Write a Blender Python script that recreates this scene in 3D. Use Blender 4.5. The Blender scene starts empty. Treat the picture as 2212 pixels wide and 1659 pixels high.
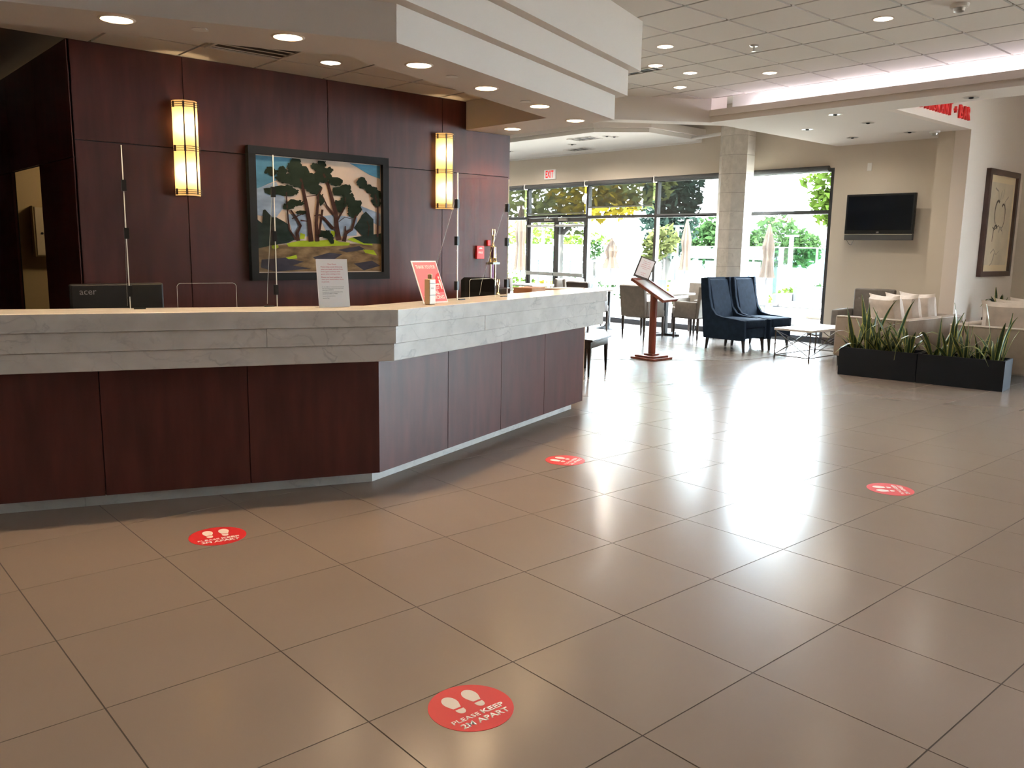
import bpy, bmesh, math, random
import numpy as np
from mathutils import Vector, Matrix

# ------------------------------------------------------------------ camera
H = 1.493; FPX = 1810.673
PITCH, ROLL, TH = [math.radians(a) for a in (9.29933, -0.92172, 41.52682)]
def _rot():
    cp, sp = math.cos(PITCH), math.sin(PITCH)
    F = np.array([0, cp, -sp]); r = np.array([1, 0, 0.]); d = np.cross(F, r)
    c, s = math.cos(ROLL), math.sin(ROLL)
    return np.array([c*r+s*d, -s*r+c*d, F])
RC = _rot()
_c, _s = math.cos(TH), math.sin(TH)
GR = np.array([[_c, _s, 0], [-_s, _c, 0], [0, 0, 1]])   # camera-aligned -> building axes
CAM = np.array([0, 0, H])
def ray(x, y): return GR @ (RC.T @ np.array([(x-1106)/FPX, (y-829.5)/FPX, 1.0]))
def zpt(x, y, h=0.0):
    d = ray(x, y); return CAM + (h-H)/d[2]*d
def upt(x, y, U):
    d = ray(x, y); return CAM + U/d[0]*d
def vpt(x, y, V):
    d = ray(x, y); return CAM + V/d[1]*d

scene = bpy.context.scene
C = scene.collection
cd = bpy.data.cameras.new('camera'); cam = bpy.data.objects.new('camera', cd); C.objects.link(cam)
cd.sensor_width = 36; cd.lens = FPX/2212*36; cd.clip_start = 0.05; cd.clip_end = 200
M = np.stack([GR@RC[0], -(GR@RC[1]), -(GR@RC[2])], 1)
cam.matrix_world = Matrix([[*M[0], 0], [*M[1], 0], [*M[2], H], [0, 0, 0, 1]])
scene.camera = cam

# ------------------------------------------------------------------ world, sun, exposure
w = bpy.data.worlds.new('sky'); scene.world = w; w.use_nodes = True
bg = w.node_tree.nodes['Background']
bg.inputs[0].default_value = (0.75, 0.885, 1.0, 1); bg.inputs[1].default_value = 48.0
sd = bpy.data.lights.new('sun', 'SUN'); sd.energy = 60.0; sd.angle = 0.01; sd.color = (1, .93, .8)
sun = bpy.data.objects.new('sun', sd); C.objects.link(sun)
sun.rotation_euler = Vector((0.16, 0.55, -0.82)).to_track_quat('-Z', 'Y').to_euler()
vs = scene.view_settings
vs.view_transform = 'Standard'; vs.look = 'None'; vs.exposure = 0.4; vs.gamma = 1.0; vs.use_curve_mapping = False
cy = scene.cycles
cy.use_denoising = True
cy.max_bounces = 10; cy.diffuse_bounces = 5; cy.glossy_bounces = 4; cy.transmission_bounces = 6; cy.transparent_max_bounces = 16
cy.sample_clamp_indirect = 6.0; cy.caustics_reflective = False; cy.caustics_refractive = False

# ------------------------------------------------------------------ materials
def nodes(name):
    m = bpy.data.materials.new(name); m.use_nodes = True
    nt = m.node_tree; return m, nt, nt.nodes['Principled BSDF']
def mat(name, col, rough=.6, metal=0, var=0, scale=8, stretch=(1, 1, 1), bump=0, bscale=60, spec=.5, coat=0, col2=None):
    m, nt, b = nodes(name)
    b.inputs['Base Color'].default_value = (*col, 1); b.inputs['Roughness'].default_value = rough
    b.inputs['Metallic'].default_value = metal; b.inputs['Specular IOR Level'].default_value = spec
    b.inputs['Coat Weight'].default_value = coat
    if var or bump:
        tc = nt.nodes.new('ShaderNodeTexCoord'); mp = nt.nodes.new('ShaderNodeMapping')
        mp.inputs['Scale'].default_value = stretch; nt.links.new(tc.outputs['Object'], mp.inputs[0])
    if var:
        n = nt.nodes.new('ShaderNodeTexNoise'); n.inputs['Scale'].default_value = scale; n.inputs['Detail'].default_value = 5
        r = nt.nodes.new('ShaderNodeValToRGB')
        c2 = col2 or tuple(min(1, c*(1+var)) for c in col); c1 = tuple(c*(1-var) for c in col)
        r.color_ramp.elements[0].color = (*c1, 1); r.color_ramp.elements[1].color = (*c2, 1)
        r.color_ramp.elements[0].position = .3; r.color_ramp.elements[1].position = .7
        nt.links.new(mp.outputs[0], n.inputs[0]); nt.links.new(n.outputs[0], r.inputs[0]); nt.links.new(r.outputs[0], b.inputs['Base Color'])
    if bump:
        n2 = nt.nodes.new('ShaderNodeTexNoise'); n2.inputs['Scale'].default_value = bscale; n2.inputs['Detail'].default_value = 3
        bp = nt.nodes.new('ShaderNodeBump'); bp.inputs['Strength'].default_value = bump; bp.inputs['Distance'].default_value = .01
        nt.links.new(mp.outputs[0], n2.inputs[0]); nt.links.new(n2.outputs[0], bp.inputs['Height']); nt.links.new(bp.outputs[0], b.inputs['Normal'])
    return m
def emit(name, col, strength):
    m, nt, b = nodes(name)
    b.inputs['Base Color'].default_value = (.8, .8, .8, 1)
    b.inputs['Emission Color'].default_value = (*col, 1); b.inputs['Emission Strength'].default_value = strength
    return m
def pane(name, tint, refl_rough=0.0, edge=0.0):
    """thin clear sheet: transparent with fresnel reflection"""
    m = bpy.data.materials.new(name); m.use_nodes = True; nt = m.node_tree; nt.nodes.clear()
    o = nt.nodes.new('ShaderNodeOutputMaterial'); mx = nt.nodes.new('ShaderNodeMixShader')
    t = nt.nodes.new('ShaderNodeBsdfTransparent'); t.inputs[0].default_value = (*tint, 1)
    g = nt.nodes.new('ShaderNodeBsdfGlossy'); g.inputs['Roughness'].default_value = refl_rough
    f = nt.nodes.new('ShaderNodeFresnel'); f.inputs[0].default_value = 1.45
    ge = nt.nodes.new('ShaderNodeNewGeometry'); inv = nt.nodes.new('ShaderNodeMath'); inv.operation = 'SUBTRACT'; inv.inputs[0].default_value = 1
    mu = nt.nodes.new('ShaderNodeMath'); mu.operation = 'MULTIPLY'          # reflect once, at the outer face of the sheet
    nt.links.new(ge.outputs['Backfacing'], inv.inputs[1]); nt.links.new(f.outputs[0], mu.inputs[0]); nt.links.new(inv.outputs[0], mu.inputs[1])
    nt.links.new(mu.outputs[0], mx.inputs[0]); nt.links.new(t.outputs[0], mx.inputs[1]); nt.links.new(g.outputs[0], mx.inputs[2])
    nt.links.new(mx.outputs[0], o.inputs[0]); return m
def sheer(name, col, trans, fac):
    m = bpy.data.materials.new(name); m.use_nodes = True; nt = m.node_tree; nt.nodes.clear()
    o = nt.nodes.new('ShaderNodeOutputMaterial'); mx = nt.nodes.new('ShaderNodeMixShader')
    t = nt.nodes.new('ShaderNodeBsdfTransparent'); t.inputs[0].default_value = (*trans, 1)
    g = nt.nodes.new('ShaderNodeBsdfDiffuse'); g.inputs[0].default_value = (*col, 1)
    mx.inputs[0].default_value = fac
    nt.links.new(t.outputs[0], mx.inputs[1]); nt.links.new(g.outputs[0], mx.inputs[2]); nt.links.new(mx.outputs[0], o.inputs[0]); return m
def leafmat(name, col, trans=.35):
    m = bpy.data.materials.new(name); m.use_nodes = True; nt = m.node_tree; nt.nodes.clear()
    o = nt.nodes.new('ShaderNodeOutputMaterial'); mx = nt.nodes.new('ShaderNodeMixShader'); mx.inputs[0].default_value = trans
    d = nt.nodes.new('ShaderNodeBsdfDiffuse'); t = nt.nodes.new('ShaderNodeBsdfTranslucent')
    oi = nt.nodes.new('ShaderNodeNewGeometry'); r = nt.nodes.new('ShaderNodeValToRGB')
    r.color_ramp.elements[0].color = (*[c*.55 for c in col], 1); r.color_ramp.elements[1].color = (*[min(1, c*1.5) for c in col], 1)
    nt.links.new(oi.outputs['Random Per Island'], r.inputs[0])
    nt.links.new(r.outputs[0], d.inputs[0]); nt.links.new(r.outputs[0], t.inputs[0])
    nt.links.new(d.outputs[0], mx.inputs[1]); nt.links.new(t.outputs[0], mx.inputs[2]); nt.links.new(mx.outputs[0], o.inputs[0]); return m
def marble_mat(name, base, vein, scale=1.6, amt=.75):
    """soft grey clouding with sparse thin diagonal veins"""
    m, nt, b = nodes(name); N = nt.nodes.new; L = nt.links.new
    tc = N('ShaderNodeTexCoord'); mp = N('ShaderNodeMapping'); mp.inputs['Rotation'].default_value = (.5, .6, .5); mp.inputs['Scale'].default_value = (.8, 2.6, 1.6)
    L(tc.outputs['Object'], mp.inputs[0])
    n = N('ShaderNodeTexNoise'); n.inputs['Scale'].default_value = scale*1.3; n.inputs['Detail'].default_value = 7; n.inputs['Distortion'].default_value = .5; L(mp.outputs[0], n.inputs[0])
    r = N('ShaderNodeValToRGB'); e = r.color_ramp.elements            # narrow band of the noise = vein line
    e[0].color = (0, 0, 0, 1); e[0].position = .47; e[1].color = (0, 0, 0, 1); e[1].position = .525
    k = r.color_ramp.elements.new(.495); k.color = (1, 1, 1, 1); L(n.outputs[0], r.inputs[0])
    n2 = N('ShaderNodeTexNoise'); n2.inputs['Scale'].default_value = scale*1.2; n2.inputs['Detail'].default_value = 3; L(tc.outputs['Object'], n2.inputs[0])
    mk = N('ShaderNodeMapRange'); mk.inputs[1].default_value = .40; mk.inputs[2].default_value = .66; mk.inputs[4].default_value = amt; L(n2.outputs[0], mk.inputs[0])
    fa = N('ShaderNodeMath'); fa.operation = 'MULTIPLY'; L(r.outputs[0], fa.inputs[0]); L(mk.outputs[0], fa.inputs[1])
    n3 = N('ShaderNodeTexNoise'); n3.inputs['Scale'].default_value = scale*1.6; n3.inputs['Detail'].default_value = 6; L(mp.outputs[0], n3.inputs[0])
    cl = N('ShaderNodeValToRGB'); cl.color_ramp.elements[0].position = .35; cl.color_ramp.elements[1].position = .7
    cl.color_ramp.elements[0].color = (*[c*.84 for c in base], 1); cl.color_ramp.elements[1].color = (*base, 1); L(n3.outputs[0], cl.inputs[0])
    mx = N('ShaderNodeMixRGB'); mx.inputs[2].default_value = (*vein, 1); L(fa.outputs[0], mx.inputs[0]); L(cl.outputs[0], mx.inputs[1]); L(mx.outputs[0], b.inputs['Base Color'])
    b.inputs['Roughness'].default_value = .2; return m

K = {}
K['tile'] = mat('floor_tile', (.245, .203, .173), .21, var=.025, scale=1.2, spec=.7)
K['grout'] = mat('grout', (.055, .045, .038), .9)
K['plank'] = mat('plank_floor', (.21, .185, .17), .24, var=.30, scale=3, stretch=(14, .7, 1), bump=.10, bscale=6, spec=.55)
K['wood'] = mat('mahogany_veneer', (.058, .0135, .0108), .42, var=.28, scale=3.0, stretch=(4, 4, .7), spec=.32)
K['woodback'] = mat('dark_reveal', (.008, .004, .004), .8)
K['marble'] = marble_mat('white_marble', (.66, .64, .61), (.36, .355, .36), 3.2, .6)
K['marblecol'] = marble_mat('column_marble', (.66, .62, .56), (.40, .37, .34), 3, .5)
K['wall'] = mat('beige_paint', (.62, .545, .455), .85, bump=.03, bscale=220)
K['wallpale'] = mat('pale_wall', (.76, .68, .62), .85, bump=.03, bscale=220)  # lighter tone than the beige wall, used on the alcove side
K['walldark'] = mat('ochre_paint', (.42, .32, .17), .85)
K['soffit'] = mat('soffit_paint', (.70, .645, .60), .85)
K['white'] = mat('white_paint', (.78, .76, .73), .7)
K['ceiltile'] = mat('ceiling_tile', (.72, .69, .655), .95, bump=.10, bscale=300)
K['tbar'] = mat('tee_bar', (.15, .125, .105), .7)
K['blackmetal'] = mat('black_metal', (.02, .02, .022), .4, .3)
K['frame'] = mat('bronze_frame', (.030, .028, .027), .42, .2)
K['chrome'] = mat('brushed_metal', (.55, .54, .52), .3, 1)
K['glass'] = pane('window_glass', (.97, .985, .98))
K['fenceglass'] = pane('fence_glass', (.72, .90, .88))
K['acrylic'] = pane('clear_acrylic', (.985, .99, .985))
K['acryedge'] = mat('acrylic_edge', (.80, .82, .78), .15, spec=.8)  # pale colour imitates the bright glow of acrylic edges
K['blind'] = sheer('blind_mesh', (.10, .10, .098), (.46, .46, .45), .20)
K['blindroll'] = mat('blind_roll', (.055, .055, .055), .7)
K['navy'] = mat('navy_velvet', (.011, .021, .040), .9, var=.25, scale=14, bump=.05, bscale=200, spec=.12)
K['navyleg'] = mat('black_leg', (.012, .010, .010), .35)
K['cream'] = mat('cream_velvet', (.62, .54, .48), .8, var=.12, scale=9, bump=.04, bscale=180)
K['sofashell'] = mat('beige_upholstery', (.33, .275, .235), .85, var=.08, scale=12, bump=.04, bscale=240)
K['piping'] = mat('piping', (.70, .62, .56), .7)
K['greyfab'] = mat('grey_upholstery', (.155, .135, .118), .85, var=.12, scale=14, bump=.04, bscale=240)
K['taupe'] = mat('taupe_upholstery', (.20, .175, .150), .8, var=.12, scale=14, bump=.04, bscale=240)
K['brownleather'] = mat('brown_leather', (.060, .040, .032), .5)
K['chairleg'] = mat('dark_walnut', (.030, .016, .012), .35)
K['cherry'] = mat('cherry_wood', (.17, .035, .018), .28, var=.3, scale=3, stretch=(5, 5, .6), coat=.3)
K['blackgloss'] = mat('black_lacquer', (.010, .009, .009), .12)
K['planter'] = mat('charcoal_planter', (.008, .0105, .017), .55, bump=.02, bscale=120, spec=.25)
K['soil'] = mat('soil', (.03, .02, .014), .95, var=.4, scale=40)
K['snake'] = mat('snake_leaf', (.035, .075, .035), .35, var=.45, scale=22, stretch=(1, 1, 3))
K['snakeedge'] = mat('snake_leaf_edge', (.42, .40, .10), .4)
K['tabletop'] = mat('white_top', (.72, .70, .67), .3)
K['tabletopwood'] = mat('pale_wood_top', (.55, .50, .44), .35, var=.1, scale=3, stretch=(1, 9, 1))
K['bronze'] = mat('bronze_rod', (.055, .040, .030), .5, .2)
K['tv'] = mat('tv_screen', (.003, .004, .007), .25, spec=.12)
K['tvgrey'] = mat('tv_bar', (.05, .05, .053), .4)
K['paper'] = mat('paper', (.82, .78, .78), .6)
K['red'] = mat('sticker_red', (.62, .022, .030), .45)
K['redsign'] = mat('sign_red', (.70, .015, .015), .4)
K['pink'] = mat('sign_pink', (.72, .20, .22), .4)
K['redmid'] = mat('sign_midred', (.62, .055, .065), .4)
K['redtext'] = mat('red_ink', (.55, .05, .06), .6)
K['blacktext'] = mat('black_ink', (.05, .045, .045), .6)
K['offwhite'] = mat('white_ink', (.78, .72, .68), .6)
K['gold'] = mat('gold_plastic', (.75, .56, .25), .25, .9)
K['purple'] = mat('purple_foil', (.10, .02, .09), .3, .4)
K['darkframe'] = mat('black_frame', (.010, .010, .011), .7, spec=.2)
K['brownframe'] = mat('walnut_frame', (.060, .030, .024), .35, var=.2, scale=6)
K['artmat'] = mat('cream_mat', (.75, .62, .42), .8)
K['plastic'] = mat('black_plastic', (.008, .008, .009), .4, spec=.25)
K['kraft'] = mat('kraft_board', (.30, .17, .10), .8, var=.15, scale=5)
K['liveedge'] = mat('live_edge_wood', (.26, .13, .07), .3, var=.4, scale=2, stretch=(1, 8, 4))
K['bottle'] = mat('bottle_tan', (.52, .38, .25), .3)
K['teal'] = mat('teal_label', (.03, .16, .16), .4)
K['concrete'] = mat('patio_concrete', (.76, .74, .70), .9, var=.06, scale=2)
K['umb'] = mat('umbrella_canvas', (.024, .0125, .006), .9, var=.15, scale=5, stretch=(8, 8, .5))
K['postgrey'] = mat('post_grey', (.020, .023, .030), .5)
K['wicker'] = mat('grey_wicker', (.030, .033, .040), .7)
K['bark'] = mat('bark', (.020, .018, .015), .9, var=.3, scale=12, stretch=(1, 1, .2))
K['leafmag'] = leafmat('magnolia_leaf', (.045, .050, .018), .45)
K['leafyel'] = leafmat('yellow_leaf', (.075, .055, .006), .4)
K['leafgreen'] = leafmat('green_leaf', (.015, .029, .010))
K['leafdark'] = leafmat('conifer_leaf', (.012, .020, .016), .2)
K['leaflime'] = leafmat('lime_leaf', (.030, .048, .008))
K['far'] = mat('far_facade', (.03, .032, .045), .8)

ORD = ['first', 'second', 'third', 'fourth', 'fifth', 'sixth', 'seventh', 'eighth', 'ninth', 'tenth', 'eleventh']
# ------------------------------------------------------------------ mesh helpers
class MB:
    def __init__(s): s.v = []; s.f = []; s.m = []; s.cur = 0
    def add(s, vs_, fs_):
        o = len(s.v); s.v += [tuple(map(float, p)) for p in vs_]
        for f in fs_: s.f.append(tuple(i+o for i in f)); s.m.append(s.cur)
        return s
    def box(s, x0, y0, z0, x1, y1, z1):
        return s.add([(x0,y0,z0),(x1,y0,z0),(x1,y1,z0),(x0,y1,z0),(x0,y0,z1),(x1,y0,z1),(x1,y1,z1),(x0,y1,z1)],
                     [(0,3,2,1),(4,5,6,7),(0,1,5,4),(1,2,6,5),(2,3,7,6),(3,0,4,7)])
    def prism(s, poly, z0, z1):
        a = sum(poly[i][0]*poly[(i+1)%len(poly)][1]-poly[(i+1)%len(poly)][0]*poly[i][1] for i in range(len(poly)))
        if a < 0: poly = poly[::-1]
        n = len(poly)
        vs_ = [(x, y, z0) for x, y in poly]+[(x, y, z1) for x, y in poly]
        return s.add(vs_, [tuple(range(n-1, -1, -1)), tuple(range(n, 2*n))]+[(i, (i+1) % n, n+(i+1) % n, n+i) for i in range(n)])
    def extr(s, pts, off):
        """planar 3d polygon pts extruded by vector off"""
        n = len(pts); off = np.array(off, float)
        vs_ = [tuple(p) for p in pts]+[tuple(np.array(p)+off) for p in pts]
        return s.add(vs_, [tuple(range(n-1, -1, -1)), tuple(range(n, 2*n))]+[(i, (i+1) % n, n+(i+1) % n, n+i) for i in range(n)])
    def cyl(s, p0, p1, r0, r1=None, n=12, cap=True):
        r1 = r0 if r1 is None else r1
        p0 = Vector(p0); p1 = Vector(p1); ax = (p1-p0).normalized()
        a = ax.orthogonal().normalized(); b = ax.cross(a); vs_ = []
        for p, r in ((p0, r0), (p1, r1)):
            for i in range(n):
                t = 2*math.pi*i/n; vs_.append(p+r*(math.cos(t)*a+math.sin(t)*b))
        fs_ = [(i, (i+1) % n, n+(i+1) % n, n+i) for i in range(n)]
        if cap: fs_ += [tuple(range(n-1, -1, -1)), tuple(range(n, 2*n))]
        return s.add(vs_, fs_)
    def lathe(s, prof, n=16, c=(0, 0, 0)):
        vs_ = []
        for r, z in prof:
            for i in range(n):
                t = 2*math.pi*i/n; vs_.append((c[0]+r*math.cos(t), c[1]+r*math.sin(t), c[2]+z))
        fs_ = []
        for k in range(len(prof)-1):
            for i in range(n):
                j = (i+1) % n; fs_.append((k*n+i, k*n+j, (k+1)*n+j, (k+1)*n+i))
        fs_ += [tuple(range(n-1, -1, -1)), tuple(range((len(prof)-1)*n, len(prof)*n))]
        return s.add(vs_, fs_)
    def sph(s, c, r, n=12, sz=1):
        return s.lathe([(max(1e-4, r*math.sin(math.pi*k/8)), -r*sz*math.cos(math.pi*k/8)) for k in range(9)], n, c)
    def beam(s, a, b, w_, h_):
        """rectangular bar from a to b"""
        a = Vector(a); b = Vector(b); d = (b-a).normalized()
        up = Vector((0, 0, 1)) if abs(d.z) < .99 else Vector((0, 1, 0))
        x = d.cross(up).normalized()*w_/2; y = x.cross(d).normalized()*h_/2
        vs_ = [p+q for p in (a, b) for q in (-x-y, x-y, x+y, -x+y)]
        return s.add(vs_, [(0,3,2,1),(4,5,6,7),(0,1,5,4),(1,2,6,5),(2,3,7,6),(3,0,4,7)])
    def tube(s, pts, r, n=8):
        for a, b in zip(pts[:-1], pts[1:]): s.cyl(a, b, r, r, n)
        return s
    def mesh(s, name, mats, smooth=False, bevel=0, seg=2):
        me = bpy.data.meshes.new(name); me.from_pydata(s.v, [], s.f)
        for m_ in (mats if isinstance(mats, (list, tuple)) else [mats]): me.materials.append(m_)
        for p, i in zip(me.polygons, s.m): p.material_index = i
        bm = bmesh.new(); bm.from_mesh(me)
        bmesh.ops.recalc_face_normals(bm, faces=bm.faces)
        if bevel:
            bmesh.ops.bevel(bm, geom=list(bm.edges), offset=bevel, segments=seg, affect='EDGES', profile=.5, clamp_overlap=True)
        bm.to_mesh(me); bm.free()
        if smooth:
            for p in me.polygons: p.use_smooth = True
            try: me.set_sharp_from_angle(angle=math.radians(40))
            except Exception: pass
        return me
    def build(s, name, mats, parent=None, smooth=False, bevel=0, seg=2, loc=None, rot=None):
        o = bpy.data.objects.new(name, s.mesh(name, mats, smooth, bevel, seg)); C.objects.link(o)
        if parent: o.parent = parent
        if loc is not None: o.location = loc
        if rot is not None: o.rotation_euler = rot
        return o
def obj(name, me, parent=None, loc=(0, 0, 0), rot=(0, 0, 0), sc=(1, 1, 1)):
    o = bpy.data.objects.new(name, me); C.objects.link(o); o.parent = parent; o.location = loc; o.rotation_euler = rot; o.scale = sc; return o
def tag(o, label, cat, group=None):
    o['label'] = label; o['category'] = cat
    if group: o['group'] = group
    return o
def thing(name, label, cat, loc=(0, 0, 0), rz=0, group=None):
    o = bpy.data.objects.new(name, None); C.objects.link(o); o.location = loc; o.rotation_euler = (0, 0, rz); o.empty_display_size = .1
    return tag(o, label, cat, group)
def struct(name, mb=None, m=None, **kw):
    if mb is None:
        o = bpy.data.objects.new(name, None); C.objects.link(o)
    else: o = mb.build(name, m, **kw)
    o['kind'] = 'structure'; return o
def dup(root, loc, rz=None, label=None, group=None):
    r = root.copy(); C.objects.link(r); r.location = loc
    if rz is not None: r.rotation_euler = (0, 0, rz)
    if label: r['label'] = label
    if group: r['group'] = group
    for ch in list(root.children):
        c = ch.copy(); C.objects.link(c); c.parent = r
        for g in list(ch.children):
            d = g.copy(); C.objects.link(d); d.parent = c
    return r
_tc = {}
def text_mesh(txt, m, width=None, height=None, depth=.0004, name='lettering', align='CENTER', bold=0):
    cu = bpy.data.curves.new('t', 'FONT'); cu.body = txt; cu.size = 1; cu.extrude = 0; cu.align_x = 'LEFT'; cu.resolution_u = 2; cu.offset = bold
    o = bpy.data.objects.new('t', cu); C.objects.link(o)
    dg = bpy.context.evaluated_depsgraph_get(); me = bpy.data.meshes.new_from_object(o.evaluated_get(dg))
    bpy.data.objects.remove(o); bpy.data.curves.remove(cu)
    xs = [v.co.x for v in me.vertices]; ys = [v.co.y for v in me.vertices]
    x0, x1, y0, y1 = min(xs), max(xs), min(ys), max(ys)
    sx = width/(x1-x0) if width else None; sy = height/(y1-y0) if height else None
    sx = sx or sy; sy = sy or sx
    ox = (x0+x1)/2 if align == 'CENTER' else x0
    for v in me.vertices: v.co = ((v.co.x-ox)*sx, (v.co.y-y0)*sy, 0)
    if depth:
        bm = bmesh.new(); bm.from_mesh(me)
        r = bmesh.ops.extrude_face_region(bm, geom=list(bm.faces))
        for g in r['geom']:
            if isinstance(g, bmesh.types.BMVert): g.co.z += depth
        bmesh.ops.recalc_face_normals(bm, faces=bm.faces); bm.to_mesh(me); bm.free()
    me.materials.clear(); me.materials.append(m); me.name = name
    return me
def clip(poly, a, b):
    """keep the part of poly left of a->b"""
    out = []; n = len(poly)
    def sd_(p): return (b[0]-a[0])*(p[1]-a[1])-(b[1]-a[1])*(p[0]-a[0])
    for i in range(n):
        p, q = poly[i], poly[(i+1) % n]; sp, sq = sd_(p), sd_(q)
        if sp >= 0: out.append(p)
        if sp*sq < 0:
            t = sp/(sp-sq); out.append((p[0]+t*(q[0]-p[0]), p[1]+t*(q[1]-p[1])))
    return out
R_ = math.radians
def pol(c, ang, d): return (c[0]+d*math.cos(R_(ang)), c[1]+d*math.sin(R_(ang)))

# ================================================================== STRUCTURE
U_WIN = 12.87; V_BACK = 6.64; Z_MAIN = 3.435; Z_S = 3.14; Z_CS = 2.605; Z_RC = 2.87
T = 0.6096; TU0 = .686; TV0 = 3.951
# ---- floor
fl = MB().box(-5, -7, -.12, 14.6, 18.2, -.0015)
floor = struct('floor', fl, K['grout'])
g = .0024
tile_me = MB().box(-T/2+g, -T/2+g, -.0015, T/2-g, T/2-g, 0).mesh('tile', K['tile'])
BD = [(5.0, 10.42), (8.30, 7.75), (9.69, 6.63), (9.86, 6.50), (10.2, 6.46), (12.87, 6.50)]       # edge of the dining floor
def dining(p):
    for a, b in zip(BD[:-1], BD[1:]):
        if a[0] <= p[0] <= b[0]:
            return p[1] > a[1]+(b[1]-a[1])*(p[0]-a[0])/(b[0]-a[0])
    return p[0] > 12.8 and p[1] > 6.5
cand = []; rest = MB()
def pix(p):
    q = RC @ (GR.T @ (np.array(p)-CAM)); 
    return (1106+FPX*q[0]/q[2], 829.5+FPX*q[1]/q[2]) if q[2] > .2 else None
for i in range(-10, 23):
    for j in range(-18, 17):
        u, v = TU0+(i+.5)*T, TV0+(j+.5)*T
        if not (-4.9 < u < 14.3 and -6.9 < v < 12): continue
        cs = [(u+a*T/2, v+b*T/2) for a in (-1, 1) for b in (-1, 1)]
        if all(dining(c) for c in cs): continue
        ps = [pix((*c, 0)) for c in cs]
        vis = any(p and -40 < p[0] < 2250 and 500 < p[1] < 1720 for p in ps)
        cand.append((0 if vis else 1, math.hypot(u, v), u, v))
cand.sort()
for k, (nv, d, u, v) in enumerate(cand):
    if k < 300 and not nv: obj('floor_tile', tile_me, floor, (u, v, 0))
    else: rest.box(u-T/2+g, v-T/2+g, -.0015, u+T/2-g, v+T/2-g, 0)
o = rest.build('floor_tile_field', K['tile'], floor); o['kind'] = 'stuff'
dpoly = BD+[(12.87, 18), (5.0, 18)]
fd = struct('floor_dining', MB().prism(dpoly, -.004, .004), K['plank'])

# ---- outer shell
struct('wall_left', MB().box(-5.2, -7, 0, -5, 18.2, 3.9), K['wall'])
struct('wall_rear', MB().box(-5, -7.2, 0, 14.6, -7, 3.9), K['wall'])
struct('wall_far_dining', MB().box(-5, 18.0, 0, 13.1, 18.2, 3.9), K['wall'])
struct('ceiling_upper', MB().box(-5.2, -7.2, 3.86, 13.08, 18.2, 3.95).box(13.08, -7.2, 3.86, 14.6, 4.9, 3.95), K['soffit'])
# windowed end of the lobby (out of frame to the right)
we = struct('wall_lobby_end', MB().box(14.4, .15, 0, 14.6, 4.87, 3.86).box(14.4, -4.6, 2.8, 14.6, .15, 3.86).box(14.4, -7, 0, 14.6, -4.6, 3.86).box(14.4, -4.6, 0, 14.6, .15, .12), K['wall'])
wl = struct('window_6')
for k in range(4): MB().box(14.44, -4.6+k*1.556, .12, 14.56, -4.52+k*1.556, 2.8).build('mullion', K['frame'], wl)
MB().box(14.49, -4.6, .12, 14.505, .15, 2.8).build('pane', K['glass'], wl)

cur = thing('window_curtain', 'brown striped curtain beside the lobby end window', 'curtain', (14.30, .41, .02))
for k in range(7):
    MB().cyl((0, -.21+k*.07, 0), (0, -.21+k*.07, 2.80), .036, .030, 10).build('fold', mat('curtain_%d' % k, ((.30, .19, .11), (.12, .065, .045), (.36, .27, .20))[k % 3], .8), cur, smooth=True)
MB().cyl((0, -.35, 2.82), (0, .35, 2.82), .015, n=8).build('rod', K['bronze'], cur)

# ---- cream alcove wall with the lettering, beyond the lounge
struct('wall_alcove', MB().box(12.27, 4.67, 0, 14.4, 4.87, 3.86), K['wallpale'])
struct('trim_3', MB().box(10.03, 4.67, Z_S, 12.27, 4.78, 3.86), K['wallpale'])
struct('wall_pier', MB().box(12.27, 4.871, 0, 12.869, 5.09, Z_S), K['wall'])

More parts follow.
